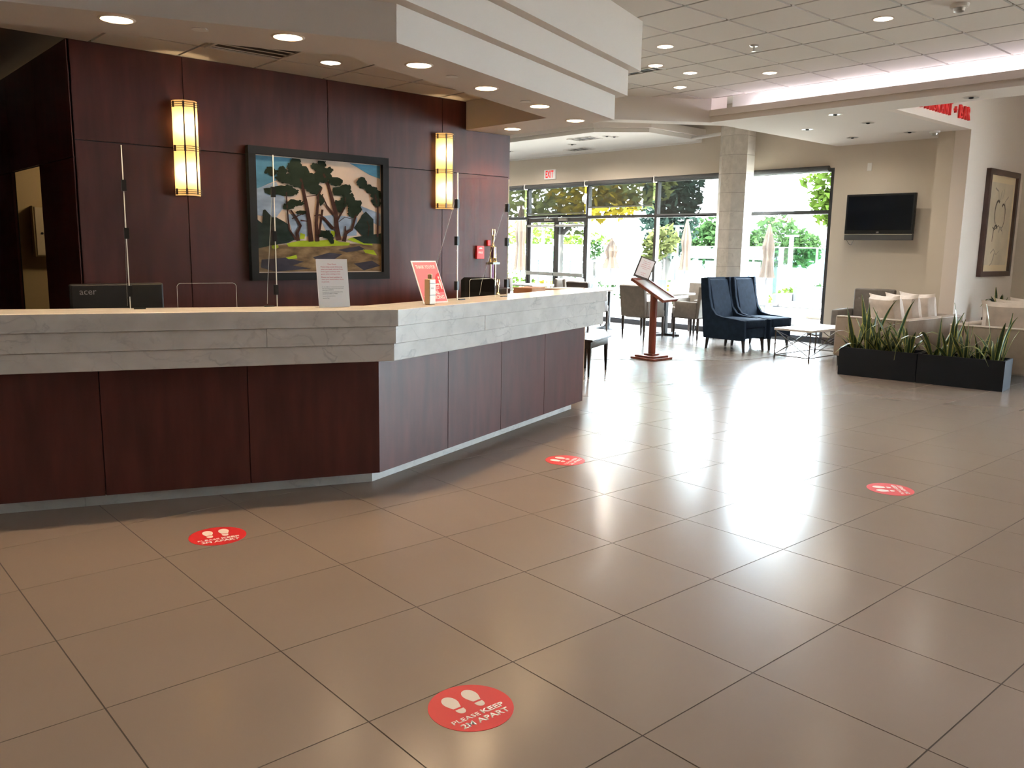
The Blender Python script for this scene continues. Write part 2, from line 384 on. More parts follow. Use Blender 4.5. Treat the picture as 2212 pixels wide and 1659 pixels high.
# ---- window wall
mull = [17.75, 15.95, 14.14, 12.30, 10.49, 8.68, 6.93]
ww = MB().box(U_WIN, 6.89, 2.815, U_WIN+.2, 18.0, 3.86).box(U_WIN, 4.87, 0, U_WIN+.2, 6.89, 3.86).box(U_WIN, 17.75, 0, U_WIN+.2, 18.0, 2.815)
struct('wall_window', ww, K['wall'])
struct('baseboard_lounge', MB().box(U_WIN-.015, 5.10, 0, U_WIN, 6.88, .11), K['chairleg'])
fz = 2.815
for b in range(6):
    v1, v0 = mull[b], mull[b+1]
    wn = struct('window_%d' % (b+1)) if b != 2 else struct('door_1')
    m_ = .03
    if b == 0: MB().box(U_WIN+.03, v1-.06, 0, U_WIN+.13, v1, fz).build('mullion', K['frame'], wn)
    MB().box(U_WIN+.03, v0-m_, 0, U_WIN+.13, v0+m_, fz).build('mullion', K['frame'], wn)
    MB().box(U_WIN+.03, v0+m_, fz-.06, U_WIN+.13, v1-m_, fz).build('head_rail', K['frame'], wn)
    hb = 2.16 if b == 2 else 2.125
    MB().box(U_WIN+.03, v0+m_, hb-.03, U_WIN+.13, v1-m_, hb+.03).build('transom_rail', K['frame'], wn)
    if b != 2:
        MB().box(U_WIN+.02, v0+m_, 0, U_WIN+.13, v1-m_, .10).build('sill', K['postgrey'], wn)
        MB().box(U_WIN+.075, v0+m_, .10, U_WIN+.083, v1-m_, hb-.03).build('pane', K['glass'], wn)
    MB().box(U_WIN+.075, v0+m_, hb+.03, U_WIN+.083, v1-m_, fz-.06).build('pane', K['glass'], wn)
    if b == 2:
        vm = (v0+v1)/2
        for (a, c, s_) in ((v0+m_, vm-.002, 1), (vm+.002, v1-m_, -1)):
            lf = MB().box(U_WIN+.05, a, .02, U_WIN+.10, a+.075, 2.125).box(U_WIN+.05, c-.075, .02, U_WIN+.10, c, 2.125).box(U_WIN+.05, a+.075, 2.03, U_WIN+.10, c-.075, 2.125).box(U_WIN+.05, a+.075, .02, U_WIN+.10, c-.075, .20).build('door_leaf', K['frame'], wn)
            MB().box(U_WIN+.07, a+.075, .20, U_WIN+.078, c-.075, 2.03).build('pane', K['glass'], lf)
            MB().box(U_WIN-.03, a+.01, .88, U_WIN+.02, c-.01, .96).box(U_WIN+.02, a+.03, .89, U_WIN+.05, a+.07, .95).box(U_WIN+.02, c-.07, .89, U_WIN+.05, c-.03, .95).build('push_bar', K['chrome'], lf)
            hx = c-.35 if s_ > 0 else a+.08
            MB().box(U_WIN+.0, hx, 2.06, U_WIN+.05, hx+.26, 2.11).build('door_closer', K['chrome'], lf)
            MB().beam((U_WIN+.02, hx+.2, 2.12), (U_WIN-.10, hx+.05, 2.14), .02, .012).build('closer_arm', K['chrome'], lf)
# roller blinds
def blind(v0, v1, zb, label, mesh=True):
    t = thing('roller_blind', label, 'blind', (0, 0, 0), 0, 'roller blinds on the window wall')
    MB().cyl((U_WIN-.05, v0+.03, 2.80), (U_WIN-.05, v1-.03, 2.80), .045, n=12).build('roll', K['blindroll'], t, smooth=True)
    MB().box(U_WIN-.10, v1-.028, 2.74, U_WIN, v1-.012, 2.86).build('bracket', K['white'], t)
    if mesh:
        MB().box(U_WIN-.011, v0+.05, zb, U_WIN-.010, v1-.05, 2.80).build('screen_cloth', K['blind'], t)
        MB().box(U_WIN-.020, v0+.05, zb-.025, U_WIN-.004, v1-.05, zb).build('hem_bar', K['blindroll'], t)
blind(mull[1], mull[0], 2.16, 'dark mesh roller blind at the far end of the dining windows')
blind(mull[2], mull[1], 2.16, 'dark mesh roller blind on the window left of the glass doors')
blind(mull[3], mull[2], 2.22, 'dark mesh roller blind above the double glass doors')
blind(mull[4], mull[3], 2.33, 'half lowered dark mesh roller blind ending above the window rail')
blind(mull[5], mull[4], 2.15, 'dark mesh roller blind on the window beside the marble column')
blind(mull[6], mull[5], 2.7, 'rolled up dark blind over the clear lounge window', False)
# door blinds
for a, c, zb, lab in ((13.24, 14.10, 1.95, 'short rolled blind on the left door leaf'), (12.34, 13.20, 1.78, 'short lowered mesh blind on the right door leaf')):
    t = thing('door_blind', lab, 'blind', (0, 0, 0), 0)
    MB().cyl((U_WIN+.02, a, 1.955), (U_WIN+.02, c, 1.955), .028, n=10).build('roll', K['chrome'], t, smooth=True)
    if zb < 1.9:
        MB().box(U_WIN+.0335, a+.03, zb, U_WIN+.0345, c-.03, 1.95).build('screen_cloth', K['blind'], t)
        MB().box(U_WIN+.028, a+.03, zb-.015, U_WIN+.040, c-.03, zb).build('hem_bar', K['blindroll'], t)

# ---- back wall with mahogany panels
wb = struct('wall_back', MB().box(1.715, V_BACK, 0, 5.22, V_BACK+.16, Z_RC-.005).box(5.22, V_BACK, 0, 5.765, V_BACK+.16, Z_CS-.004), K['woodback'])
us = [1.70, 2.493, 3.715, 4.93, 5.77]; e = .0035
for a, b in zip(us[:-1], us[1:]):
    MB().box(a+e, V_BACK-.018, .0, b-e, V_BACK, 2.19-e).build('wood_panel', K['wood'], wb)
    if b < 5.5: MB().box(a+e, V_BACK-.018, 2.19+e, b-e, V_BACK, Z_RC-.006).build('wood_panel', K['wood'], wb)
    else:
        MB().box(a+e, V_BACK-.018, 2.19+e, 5.215, V_BACK, Z_RC-.006).box(5.215, V_BACK-.018, 2.19+e, b-e, V_BACK, Z_CS-.004).build('wood_panel', K['wood'], wb)
MB().box(5.765, V_BACK-.018, 0, 5.783, V_BACK+.16, Z_CS-.004).build('wood_panel', K['wood'], wb)
# return wall with a doorway
wr = struct('wall_return', MB().box(1.715, V_BACK+.161, 0, 1.725, 7.60, Z_RC-.005).box(1.715, 7.60, 2.07, 1.725, 8.60, Z_RC-.005).box(1.715, 8.60, 0, 1.725, 10.0, Z_RC-.005), K['woodback'])
for (a, b, z0, z1) in ((V_BACK-.018, 7.60, 0, 2.065), (8.60, 10.0, 0, 2.065), (V_BACK-.018, 7.60, 2.072, Z_RC-.006), (7.603, 8.597, 2.075, Z_RC-.006), (8.60, 10.0, 2.072, Z_RC-.006)):
    MB().box(1.697, a, z0, 1.715, b, z1).build('wood_panel', K['wood'], wr)
struct('wall_corridor_end', MB().box(-5, 10.0, 0, 1.7, 10.16, Z_RC), K['wood'])
struct('wall_office', MB().box(1.726, 9.6, 0, 5.7, 9.75, Z_RC).box(5.6, V_BACK+.17, 0, 5.7, 9.6, 2.6), K['walldark'])
# ---- ceilings behind the counter
CF = (2.754, 4.125); CE = (5.70, 5.14); CB = (2.743, 4.629)      # soffit front corner, right end, inner corner
LF = pol(CF, 160, 5.2); LB = pol(CB, 160, 5.4)
band = [LF, CF, CE, (5.77, V_BACK), (5.22, V_BACK), (5.23, 5.505), CB, LB]
crl = [(1.37-3.6, 6.0), LB, CB, (5.23, 5.505), (5.22, V_BACK), (-5, V_BACK)]
rc = struct('ceiling_reception', MB().prism([LB, CB, (5.23, 5.505), (5.22, 9.6), (-5, 10.0), (-5, 6.6)], Z_RC+.02, Z_RC+.06), K['tbar'])
def inpoly(poly, p):
    c = False; n = len(poly)
    for i in range(n):
        a, b = poly[i], poly[(i+1) % n]
        if (a[1] > p[1]) != (b[1] > p[1]) and p[0] < (b[0]-a[0])*(p[1]-a[1])/(b[1]-a[1])+a[0]: c = not c
    return c
n_ = 0
for i in range(6):
    for j in range(5):
        u0, v0 = 1.855+i*T, 6.205-j*T+.0
        for (va, vb) in ([(v0, v0+T)] if j else [(v0, V_BACK)]):
            poly = [(u0+.010, va+.010), (u0+T-.010, va+.010), (u0+T-.010, vb-.010), (u0+.010, vb-.010)]
            # keep what lies behind the soffit band
            for a, b in ((LB, CB),): pass
            right = clip(poly, CB, (5.23, 5.505)) if (u0+T/2) > CB[0] else clip(poly, LB, CB)
            right = [(min(x, 5.215), y) for x, y in right]
            if len(right) < 3: continue
            xs = [p[0] for p in right]; ys = [p[1] for p in right]
            if max(xs)-min(xs) < .03 or max(ys)-min(ys) < .03: continue
            MB().prism(right, Z_RC-.002, Z_RC+.02).build('ceiling_tile', K['ceiltile'], rc)
MB().prism([(1.845, V_BACK), (1.845, 4.97), LB, (-5, 6.6)], Z_RC-.002, Z_RC+.02).build('plaster_field', K['soffit'], rc)

# ---- stepped soffit over the counter
def soffit(o_, z0, z1):
    c = (CF[0], CF[1]-o_*1.06); l = pol(c, 160, 5.2); ex = (CE[0]+o_*1.05, CE[1]-o_*.75); wv = (5.77+o_*1.1, V_BACK)
    return MB().prism([l, c, ex, wv, (5.22, V_BACK), (5.23, 5.505), CB, LB], z0, z1)
s1 = struct('trim_1', soffit(0, Z_CS, 2.81), K['soffit'])
soffit(.085, 2.81, 3.02).build('fascia_step', K['soffit'], s1)
soffit(.17, 3.02, Z_MAIN-.002).build('fascia_step', K['soffit'], s1)

# ---- lounge soffit, fascia, diagonal beam
L0 = 9.45
ls = struct('trim_2', MB().box(L0+.03, -7, Z_S, 10.03, 6.88, Z_S+.06).box(10.03, 4.781, Z_S, U_WIN, 6.88, Z_S+.06), K['soffit'])
MB().box(L0, -7, Z_S, L0+.03, 6.84, 3.21).build('fascia', K['soffit'], ls)
MB().box(L0-.03, -7, 3.21, L0+.0, 6.84, 3.29).build('fascia', K['soffit'], ls)
MB().box(9.98, -7, Z_S+.06, 10.03, 4.67, 3.86).box(9.98, 4.67, Z_S+.06, 10.03, 6.88, 3.86).build('cove_back', K['white'], ls)
MB().box(10.03, 6.83, Z_S+.06, U_WIN, 6.88, 3.86).build('side_fascia', K['soffit'], ls)
BA, BB = (8.40, 7.59), (9.46, 6.845)
dv = np.array(BB)-np.array(BA); dv = dv/np.linalg.norm(dv); nv_ = np.array([-dv[1], dv[0]])
BL = np.array(BA)-dv*3.6
MB().prism([tuple(BL), BB, tuple(np.array(BB)+nv_*.03+dv*.04), tuple(np.array(BB)+nv_*.25+dv*.3), tuple(BL+nv_*.25)], Z_S, 3.86).build('diagonal_beam', K['soffit'], ls)
# cove light tubes
covem = emit('cove_tube', (1, .91, 1.0), 42)
for k in range(11):
    v0 = 6.55-k*1.24
    t = thing('cove_tube_light', ORD[k]+' fluorescent tube from the diagonal beam in the lounge ceiling cove', 'light', (9.70, v0-.59, 3.215), 0, 'fluorescent tubes in the lounge cove')
    MB().cyl((0, -.56, .035), (0, .56, .035), .016, n=8).build('tube', covem, t)
    MB().box(-.03, -.58, -.015, .03, .58, .012).box(-.02, -.58, .012, .02, -.56, .055).box(-.02, .56, .012, .02, .58, .055).build('batten', K['white'], t)

# ---- main grid ceiling
cm = struct('ceiling', MB().prism([(-5, -7), (9.5, -7), (9.5, 6.80), tuple(np.array(BB)+nv_*.02), tuple(np.array(BL)), (-5, 10)], Z_MAIN+.012, Z_MAIN+.05), K['tbar'])
CT = .607; cu0, cv0 = 7.575, 4.475
hb_ = .013
for i in range(-21, 4):
    for j in range(-19, 8):
        u0, v0 = cu0+i*CT, cv0+j*CT
        poly = [(u0+hb_, v0+hb_), (u0+CT-hb_, v0+hb_), (u0+CT-hb_, v0+CT-hb_), (u0+hb_, v0+CT-hb_)]
        poly = clip(poly, BB, BA) if False else poly
        # keep the lobby side of the beam and stop at the cove
        poly = clip(poly, BA, (BA[0]-dv[0], BA[1]-dv[1]))
        if len(poly) < 3: continue
        poly = [(min(x, 9.43), y) for x, y in poly]
        if max(p[0] for p in poly)-min(p[0] for p in poly) < .03: continue
        ps = [pix((*p, Z_MAIN)) for p in poly]
        vis = any(p and -60 < p[0] < 2272 and -60 < p[1] < 400 for p in ps)
        mb = MB().prism(poly, Z_MAIN-.004, Z_MAIN+.012)
        if vis: mb.build('ceiling_tile', K['ceiltile'], cm)
        else:
            try: hid.v
            except NameError: hid = MB()
            hid.prism(poly, Z_MAIN-.004, Z_MAIN+.012)
o = hid.build('ceiling_tile_field', K['ceiltile'], cm); o['kind'] = 'stuff'
# ---- dining ceiling panel hung below the upper ceiling
dc = struct('ceiling_dining', MB().prism([(10.73, 18), (10.73, 10.13), (11.36, 9.45), (U_WIN, 9.47), (U_WIN, 18)], 3.43, 3.62), K['white'])
MB().prism([(10.66, 18), (10.66, 10.10), (11.33, 9.385), (U_WIN, 9.405), (U_WIN, 9.47), (11.36, 9.45), (10.73, 10.13), (10.73, 18)], 3.50, 3.62).build('edge_trim', K['soffit'], dc)
MB().box(U_WIN-.03, 9.47, 3.40, U_WIN, 18, 3.43).build('wall_trim', K['white'], dc)

# ================================================================== RECEPTION COUNTER
TC = (2.773, 4.463)
rcnt = thing('reception_counter', 'long angled reception counter with stepped white marble top and mahogany panels', 'counter', (2.773, 4.463, 0))
def seg(s, L, ang, side_end=None):
    c = (TC[0], TC[1]-s); return c, pol(c, ang, L)
def rel(p): return (p[0]-TC[0], p[1]-TC[1])
def wallseg(c0, c1, ang, depth):
    # a strip of given depth behind the front line c0->c1
    nx, ny = -math.sin(R_(ang)), math.cos(R_(ang))
    if ny < 0: nx, ny = -nx, -ny
    return [rel(c0), rel(c1), rel((c1[0]+nx*depth, c1[1]+ny*depth)), rel((c0[0]+nx*depth, c0[1]+ny*depth))]
LA, RA = 160, 19
def mitre(s, depth, L0_, L1_, ang):
    """strip along one wing between distances L0_..L1_ from the corner, mitred at the corner when L0_==0"""
    c = (TC[0], TC[1]-s); cb = (TC[0], TC[1]-s+depth*1.06)
    a = c if L0_ == 0 else pol(c, ang, L0_); b = pol(c, ang, L1_)
    ab = cb if L0_ == 0 else pol(cb, ang, L0_); bb = pol(cb, ang, L1_)
    if L0_ > 0 or True:
        k = depth*math.tan(R_(20)) if L0_ else 0
    return [rel(a), rel(b), rel(bb), rel(ab)]
LL = 4.4
# plinth
for ang, Ls in ((LA, [0, 1.64, 3.1, LL]), (RA, [0, 1.18, 2.93])):
    for a, b in zip(Ls[:-1], Ls[1:]):
        MB().prism(mitre(0, .05, a+(.001 if a else 0), b-.001, ang), 0, .078).build('marble_plinth', K['marble'], rcnt)
    MB().prism(mitre(-.04, .08, 0, Ls[-1]-.02, ang), 0, .80).build('carcass', K['woodback'], rcnt)
# mahogany panels
for ang, Ls in ((LA, [0, .775, 1.555, 2.33, 3.1, 3.85, LL]), (RA, [0, .767, 1.503, 2.232, 2.995])):
    for a, b in zip(Ls[:-1], Ls[1:]):
        MB().prism(mitre(.09, .025, a+(.003 if a else 0), b-(.003 if b != Ls[-1] else 0), ang), .078, .805).build('wood_panel', K['wood'], rcnt)
    MB().prism(mitre(.065, .1, 0, Ls[-1]-.004, ang), .0785, .80).build('panel_backing', K['woodback'], rcnt)
e1 = pol((TC[0], TC[1]-.09), RA, 2.995); e1b = pol((TC[0], TC[1]+.12), RA, 2.995)
MB().prism([rel(e1), rel((e1[0]+.02, e1[1]+.006)), rel((e1b[0]+.02, e1b[1]+.006)), rel(e1b)], .078, .805).build('wood_panel', K['wood'], rcnt)
# marble courses
for s_, z0, z1, Lr, js in ((.26, .805, .909, 3.13, {LA: [0, 2.4, LL], RA: [0, 3.13]}), (.28, .911, 1.016, 3.13, {LA: [0, .74, 2.1, LL], RA: [0, 1.02, 3.13]}), (.305, 1.018, 1.116, 3.12, {LA: [0, LL], RA: [0, 3.12]})):
    for ang in (LA, RA):
        Ls = js[ang]
        for a, b in zip(Ls[:-1], Ls[1:]):
            dep = .30 if z1 < 1.1 else .36
            MB().prism(mitre(s_, dep, a+(.0008 if a else 0), b-.0008*(b != Ls[-1]), ang), z0, z1).build('marble_slab', K['marble'], rcnt, bevel=.0025, seg=1)

# ---- clear protective screens
def screen(loc, rz, wd, h_, slot, label):
    t = thing('acrylic_screen', label, 'screen', loc, rz)
    a, b = slot
    mb = MB().box(0, -.0025, 0, a, .0025, h_).box(b, -.0025, 0, wd, .0025, h_).box(a, -.0025, .14, b, .0025, h_)
    mb.build('front_panel', K['acrylic'], t)
    MB().box(-.005, -.004, 0, 0, .004, h_).build('panel_edge', K['acryedge'], t); MB().box(wd, -.004, 0, wd+.005, .004, h_).build('panel_edge', K['acryedge'], t)
    MB().tube([(a, -.001, 0), (a, -.001, .125), (a+.006, -.001, .136), (a+.018, -.001, .142), (b-.018, -.001, .142), (b-.006, -.001, .136), (b, -.001, .125), (b, -.001, 0)], .0012, 6).build('slot_edge', K['acryedge'], t)
    for x in (0, wd):
        wing = MB().extr([(x, .006, 0), (x, .26, 0), (x, .24, .10), (x, .02, h_*.80), (x, .006, h_*.80)], (.005*(1 if x else -1), 0, 0)).build('wing_panel', K['acrylic'], t)
        MB().tube([(x, .26, .0), (x, .24, .10), (x, .02, h_*.80)], .0016, 6).build('wing_edge', K['acryedge'], wing)
        for zc in (.10, h_*.47, h_*.76): MB().box(x-.012, -.006, zc-.03, x+.012, .020, zc+.03).build('clip', K['plastic'], t)
        MB().box(x+(.015 if x == 0 else -.075), -.012, 0, x+(.075 if x == 0 else -.015), .012, .006).build('foot_clip', K['plastic'], t)
    return t
p = zpt(283, 668, 1.116); q = zpt(598, 662, 1.116)
screen((p[0], p[1], 1.116), math.atan2(q[1]-p[1], q[0]-p[0]), float(np.hypot(*(q-p)[:2])), .885, (.245, .57), 'clear acrylic screen on the counter in front of the computer monitor')
p = zpt(988, 648, 1.116); q = zpt(1095, 640.5, 1.116)
screen((p[0], p[1], 1.116), math.atan2(q[1]-p[1], q[0]-p[0]), float(np.hypot(*(q-p)[:2])), .875, (.14, .47), 'clear acrylic screen on the counter in front of the trophies')

# ---- monitor (seen from behind)
t = thing('computer_monitor', 'black computer monitor seen from behind, below the left acrylic screen', 'monitor', (1.625, 5.55, .76), 0)
MB().box(-.275, -.02, .13, .275, .02, .47).build('housing', K['plastic'], t, bevel=.012)
MB().box(-.04, .0, .0, .04, .03, .2).build('neck', K['plastic'], t)
MB().box(-.13, -.09, 0, .13, .10, .012).build('base', K['plastic'], t, bevel=.004)
obj('logo', text_mesh('acer', mat('logo_grey', (.16, .16, .17), .4), width=.095), t, (-.175, -.0205, .405), (R_(90), 0, 0))
bd = thing('work_desk', 'dark staff desk hidden behind the reception counter', 'desk', (1.6, 5.55, 0), R_(-20))
MB().box(-1.4, -.30, .72, .95, .35, .76).build('desk_top', K['wood'], bd)
MB().box(-1.4, -.28, 0, -1.36, .33, .72).build('side_panel', K['wood'], bd); MB().box(.91, -.28, 0, .95, .33, .72).build('side_panel', K['wood'], bd)

# ---- notice in an acrylic stand
p = zpt(689, 666, 1.116); q = zpt(757, 664, 1.116)
wn_ = float(np.hypot(*(q-p)[:2])); t = thing('counter_notice', 'white notice with red and black text in a clear stand on the counter', 'sign', (float((p[0]+q[0])/2), float((p[1]+q[1])/2), 1.116), math.atan2(q[1]-p[1], q[0]-p[0])+R_(3))
tilt = R_(-7)
hld = MB().box(-wn_/2, -.002, .004, wn_/2, .002, .289).build('sheet', K['paper'], t, rot=(tilt, 0, 0))
MB().box(-wn_/2, -.004, 0, wn_/2, -.0025, .291).build('stand_front', K['acrylic'], t, rot=(tilt, 0, 0))
MB().box(-wn_/2, 0, 0, wn_/2, .07, .003).build('stand_foot', K['acrylic'], t)
lines = [('Dear Guest,', 0, .255, 1, .055), ('Please keep social distancing', -1, .238, 1, .138), ('when you speak with the Front', -1, .224, 1, .142), ('Desk agent and from other', -1, .210, 1, .126), ('guest when waiting in line.', -1, .196, 1, .124),
         ('Please use hand sanitizer to', -1, .178, 1, .133), ('clean your hands before check', -1, .164, 1, .143), ('in process.', -1, .150, 1, .050),
         ('PS. As of March 16: Restaurant, Pool, services,', -1, .122, 0, .143), ('Gym, Pool and Hot tub are closed until further', -1, .113, 0, .138), ('notice due to COVID-19.', -1, .104, 0, .072), ('Complimentary Continental Breakfast will be', -1, .091, 0, .132), ('served from 6:30am to 9:30am.', -1, .082, 0, .098), ('Sorry for the inconvenience.', -1, .068, 0, .082), ('Executive Team', -1, .056, 0, .042)]
for s_, al, zz, rd, wd in lines:
    me = text_mesh(s_, K['redtext'] if rd else K['blacktext'], width=wd, height=.0085 if rd else .0055, depth=0, align='CENTER' if al == 0 else 'LEFT', bold=.012)
    obj('text_line', me, hld, (0 if al == 0 else -.073, -.0023, zz), (R_(90), 0, 0))

# ---- red distancing sign + bottle
p = zpt(915, 656, 1.116); q = zpt(968, 653, 1.116); wd = float(np.hypot(*(q-p)[:2]))
t = thing('distancing_sign', 'leaning red and pink card thanking guests for social distancing', 'sign', (float((p[0]+q[0])/2), float((p[1]+q[1])/2), 1.116), math.atan2(q[1]-p[1], q[0]-p[0]))
hh = .30; lean = (R_(-24), 0, 0)
cdp = MB().box(-wd/2, -.002, 0, wd/2, .002, hh).build('card', K['paper'], t, rot=lean)
ww_ = wd/2-.008
def flat(pts, y, m_, par, nm): return MB().extr([(x, y, z) for x, z in pts], (0, -.0003, 0)).build(nm, m_, par)
flat([(-ww_, .010), (ww_, .010), (ww_, hh-.010), (-ww_, hh-.010)], -.0022, K['pink'], cdp, 'pink_ground')
flat([(ww_, .075), (ww_, .215), (ww_-.03, .20), (ww_-.055, .165), (ww_-.06, .12), (ww_-.05, .075)], -.0026, K['redmid'], cdp, 'red_shape')
flat([(ww_-.075, .125), (ww_-.04, .125), (ww_-.04, .119), (ww_-.022, .130), (ww_-.04, .141), (ww_-.04, .135), (ww_-.075, .135)], -.0030, K['offwhite'], cdp, 'arrow')
flat([(ww_-.016+.012*math.cos(a*.785)*.6, .178+.010*math.sin(a*.785)) for a in range(8)], -.0030, K['offwhite'], cdp, 'figure_head')
flat([(ww_-.024, .163), (ww_-.008, .163), (ww_-.006, .125), (ww_-.010, .095), (ww_-.019, .095), (ww_-.022, .125)], -.0030, K['offwhite'], cdp, 'figure_body')
for s_, zz, w2, h2 in (('THANK YOU FOR', .242, wd*.78, .026), ('SOCIAL', .060, wd*.52, .026), ('DISTANCING', .026, wd*.80, .026)):
    obj('text_line', text_mesh(s_, K['offwhite'], width=w2, height=h2, depth=0, bold=.02), cdp, (0, -.0032, zz), (R_(90), 0, 0))
obj('text_line', text_mesh('6 FEET', K['offwhite'], width=.035, height=.008, depth=0, bold=.02), cdp, (ww_-.05, -.0032, .108), (R_(90), 0, 0))
obj('text_line', text_mesh('APART', K['offwhite'], width=.032, height=.008, depth=0, bold=.02), cdp, (ww_-.05, -.0032, .097), (R_(90), 0, 0))
p = zpt(925, 657.5, 1.116)
t = thing('sanitizer_bottle', 'tan sanitizer pump bottle standing before the red sign', 'bottle', (float(p[0]), float(p[1])-.02, 1.116), R_(15))
MB().box(-.032, -.022, 0, .032, .022, .165).build('body', K['bottle'], t, bevel=.006)
MB().lathe([(.012, .163), (.016, .17), (.016, .192), (.010, .196)], 12).build('cap', K['bottle'], t, smooth=True)
MB().box(.0325, -.018, .01, .0332, .018, .06).build('teal_label', K['teal'], t)
MB().box(.0325, -.018, .065, .0332, .018, .15).build('red_label', K['redmid'], t)
MB().box(-.030, -.0232, .060, .030, -.0223, .063).build('label_rule', K['blacktext'], t); MB().box(-.030, -.0232, .135, .030, -.0223, .138).build('label_rule', K['blacktext'], t)
obj('text_line', text_mesh('PURE', K['blacktext'], width=.030, height=.010, depth=0), t, (-.004, -.0231, .10), (R_(90), 0, 0))

# ---- ledge behind the counter with trophies
dk = thing('live_edge_ledge', 'narrow live-edge wooden ledge behind the counter end', 'table', (4.72, 5.58, 0), R_(23))
random.seed(4)
edge = [(x, -.02+random.uniform(-.015, .015)) for x in np.linspace(.12, 2.38, 18)]
MB().prism(edge+[(2.38, .36), (.12, .36)], 1.005, 1.05).build('ledge_top', K['liveedge'], dk)
MB().box(.15, .30, 0, 2.33, .34, 1.005).build('back_panel', K['blackgloss'], dk)
for x in (.15, 1.15, 2.30): MB().box(x, .03, 0, x+.04, .30, 1.005).build('support', K['kraft'], dk)
def on_ledge(x, y): return (4.72+x*math.cos(R_(23))-y*math.sin(R_(23)), 5.58+x*math.sin(R_(23))+y*math.cos(R_(23)))
for x, y, sx, sy, n, lab in ((1.35, .12, .22, .30, 3, 'stack of tan papers on the ledge near its middle'), (1.80, .17, .21, .28, 4, 'loose pile of papers on the ledge near its open end'), (2.12, .14, .2, .26, 2, 'few pale sheets at the very end of the ledge')):
    c = on_ledge(x, y); t = thing('paper_stack', lab, 'papers', (*c, 1.05), R_(23))
    for k in range(n):
        a = R_(random.uniform(-12, 12)); MB().box(-sx/2, -sy/2, k*.004, sx/2, sy/2, k*.004+.0035).build('sheet', K['paper'] if k % 2 else K['kraft'], t, rot=(0, 0, a))
c = on_ledge(1.0, .12); t = tag(MB().box(-.16, -.10, 0, .16, .10, .055).build('document_tray', K['kraft'], loc=(*c, 1.05), rot=(0, 0, R_(23)), bevel=.004), 'flat kraft paper box on the ledge beside the trophies', 'box')
def trophy(loc, s, label, tall):
    t = thing('trophy', label, 'trophy', loc, R_(23))
    MB().box(-.06*s, -.045*s, 0, .06*s, .045*s, .03*s).build('base', K['blackgloss'], t)
    z = .03*s
    if tall:
        for x in (-.05, .05): MB().cyl((x*s, 0, z), (x*s, 0, z+.21*s), .010*s, n=8).build('post', K['gold'], t)
        MB().cyl((0, .01, z), (0, .01, z+.21*s), .018*s, n=8).build('column', K['purple'], t)
        z += .21*s
        MB().box(-.075*s, -.04*s, z, .075*s, .04*s, z+.02*s).build('shelf', K['chrome'], t); z += .02*s
        for x in (-.06, .06):
            MB().lathe([(.014*s, 0), (.006*s, .03*s), (.010*s, .05*s), (.004*s, .055*s)], 8, (x*s, 0, z)).build('star_stem', K['gold'], t)
            MB().extr([(x*s+.022*s*(1 if k % 2 == 0 else .42)*math.sin(k*math.pi/5), -.003, z+.075*s+.022*s*(1 if k % 2 == 0 else .42)*math.cos(k*math.pi/5)) for k in range(10)], (0, .006, 0)).build('star', K['gold'], t)
        MB().lathe([(.022*s, 0), (.008*s, .03*s), (.022*s, .045*s)], 10, (0, 0, z)).build('stem', K['gold'], t); z += .045*s
        MB().cyl((0, 0, z), (0, 0, z+.105*s), .026*s, n=10).build('upper_column', K['purple'], t)
        for k in range(4): MB().cyl((.026*s*math.cos(k*1.57+.78), .026*s*math.sin(k*1.57+.78), z), (.026*s*math.cos(k*1.57+.78), .026*s*math.sin(k*1.57+.78), z+.105*s), .005*s, n=6).build('trim_rod', K['gold'], t)
        z += .105*s
    MB().lathe([(.030*s, 0), (.012*s, .02*s), (.007*s, .05*s), (.014*s, .09*s), (.010*s, .115*s)], 10, (0, 0, z)).build('figure', K['gold'], t, smooth=True)
    for sx in (-1, 1):
        MB().tube([(0, 0, z+.10*s), (sx*.022*s, 0, z+.115*s), (sx*.030*s, 0, z+.145*s), (sx*.022*s, 0, z+.175*s)], .007*s, 6).build('raised_wing', K['gold'], t, smooth=True)
    return t
b0 = on_ledge(.46, .24)
rs = tag(MB().box(-.17, -.09, 0, .17, .09, .06).build('display_riser', K['blackgloss'], loc=(*b0, 1.05), rot=(0, 0, R_(23)), bevel=.004), 'black riser block carrying the tall trophy on the ledge', 'riser')
bt = on_ledge(.44, .24); trophy((*bt, 1.11), .92, 'tall gold and purple trophy with two stars behind the counter screen', True)
bt = on_ledge(.19, .06); trophy((*bt, 1.05), .75, 'small gold winged trophy standing before the tall one', False)
# drafting chair behind the counter
t = thing('drafting_chair', 'black moulded drafting chair behind the counter screen', 'chair', (4.44, 5.54, 0), R_(-50))
MB().lathe([(.025, .05), (.025, .72)], 10).build('gas_column', K['chrome'], t)
for k in range(5): MB().beam((0, 0, .07), (.22*math.cos(k*1.2566), .22*math.sin(k*1.2566), .04), .04, .03).build('base_arm', K['plastic'], t)
for k in range(5): MB().sph((.22*math.cos(k*1.2566), .22*math.sin(k*1.2566), .022), .022, 8).build('caster', K['plastic'], t)
MB().box(-.22, -.22, .72, .22, .22, .78).build('seat', K['plastic'], t, bevel=.025)
bk = []
for zz, yy in ((.80, .20), (.95, .24), (1.10, .255), (1.20, .25)): bk.append((yy, zz))
mb = MB()
for (y0, z0), (y1, z1) in zip(bk[:-1], bk[1:]): mb.extr([(-.15, y0, z0), (.15, y0, z0), (.15, y1, z1), (-.15, y1, z1)], (0, .02, 0))
mb.extr([(-.15, .25, 1.20), (.15, .25, 1.20), (.12, .248, 1.225), (-.12, .248, 1.225)], (0, .02, 0))
mb.build('backrest', K['plastic'], t)
MB().beam((0, .1, .74), (0, .24, .90), .05, .02).build('back_support', K['plastic'], t)

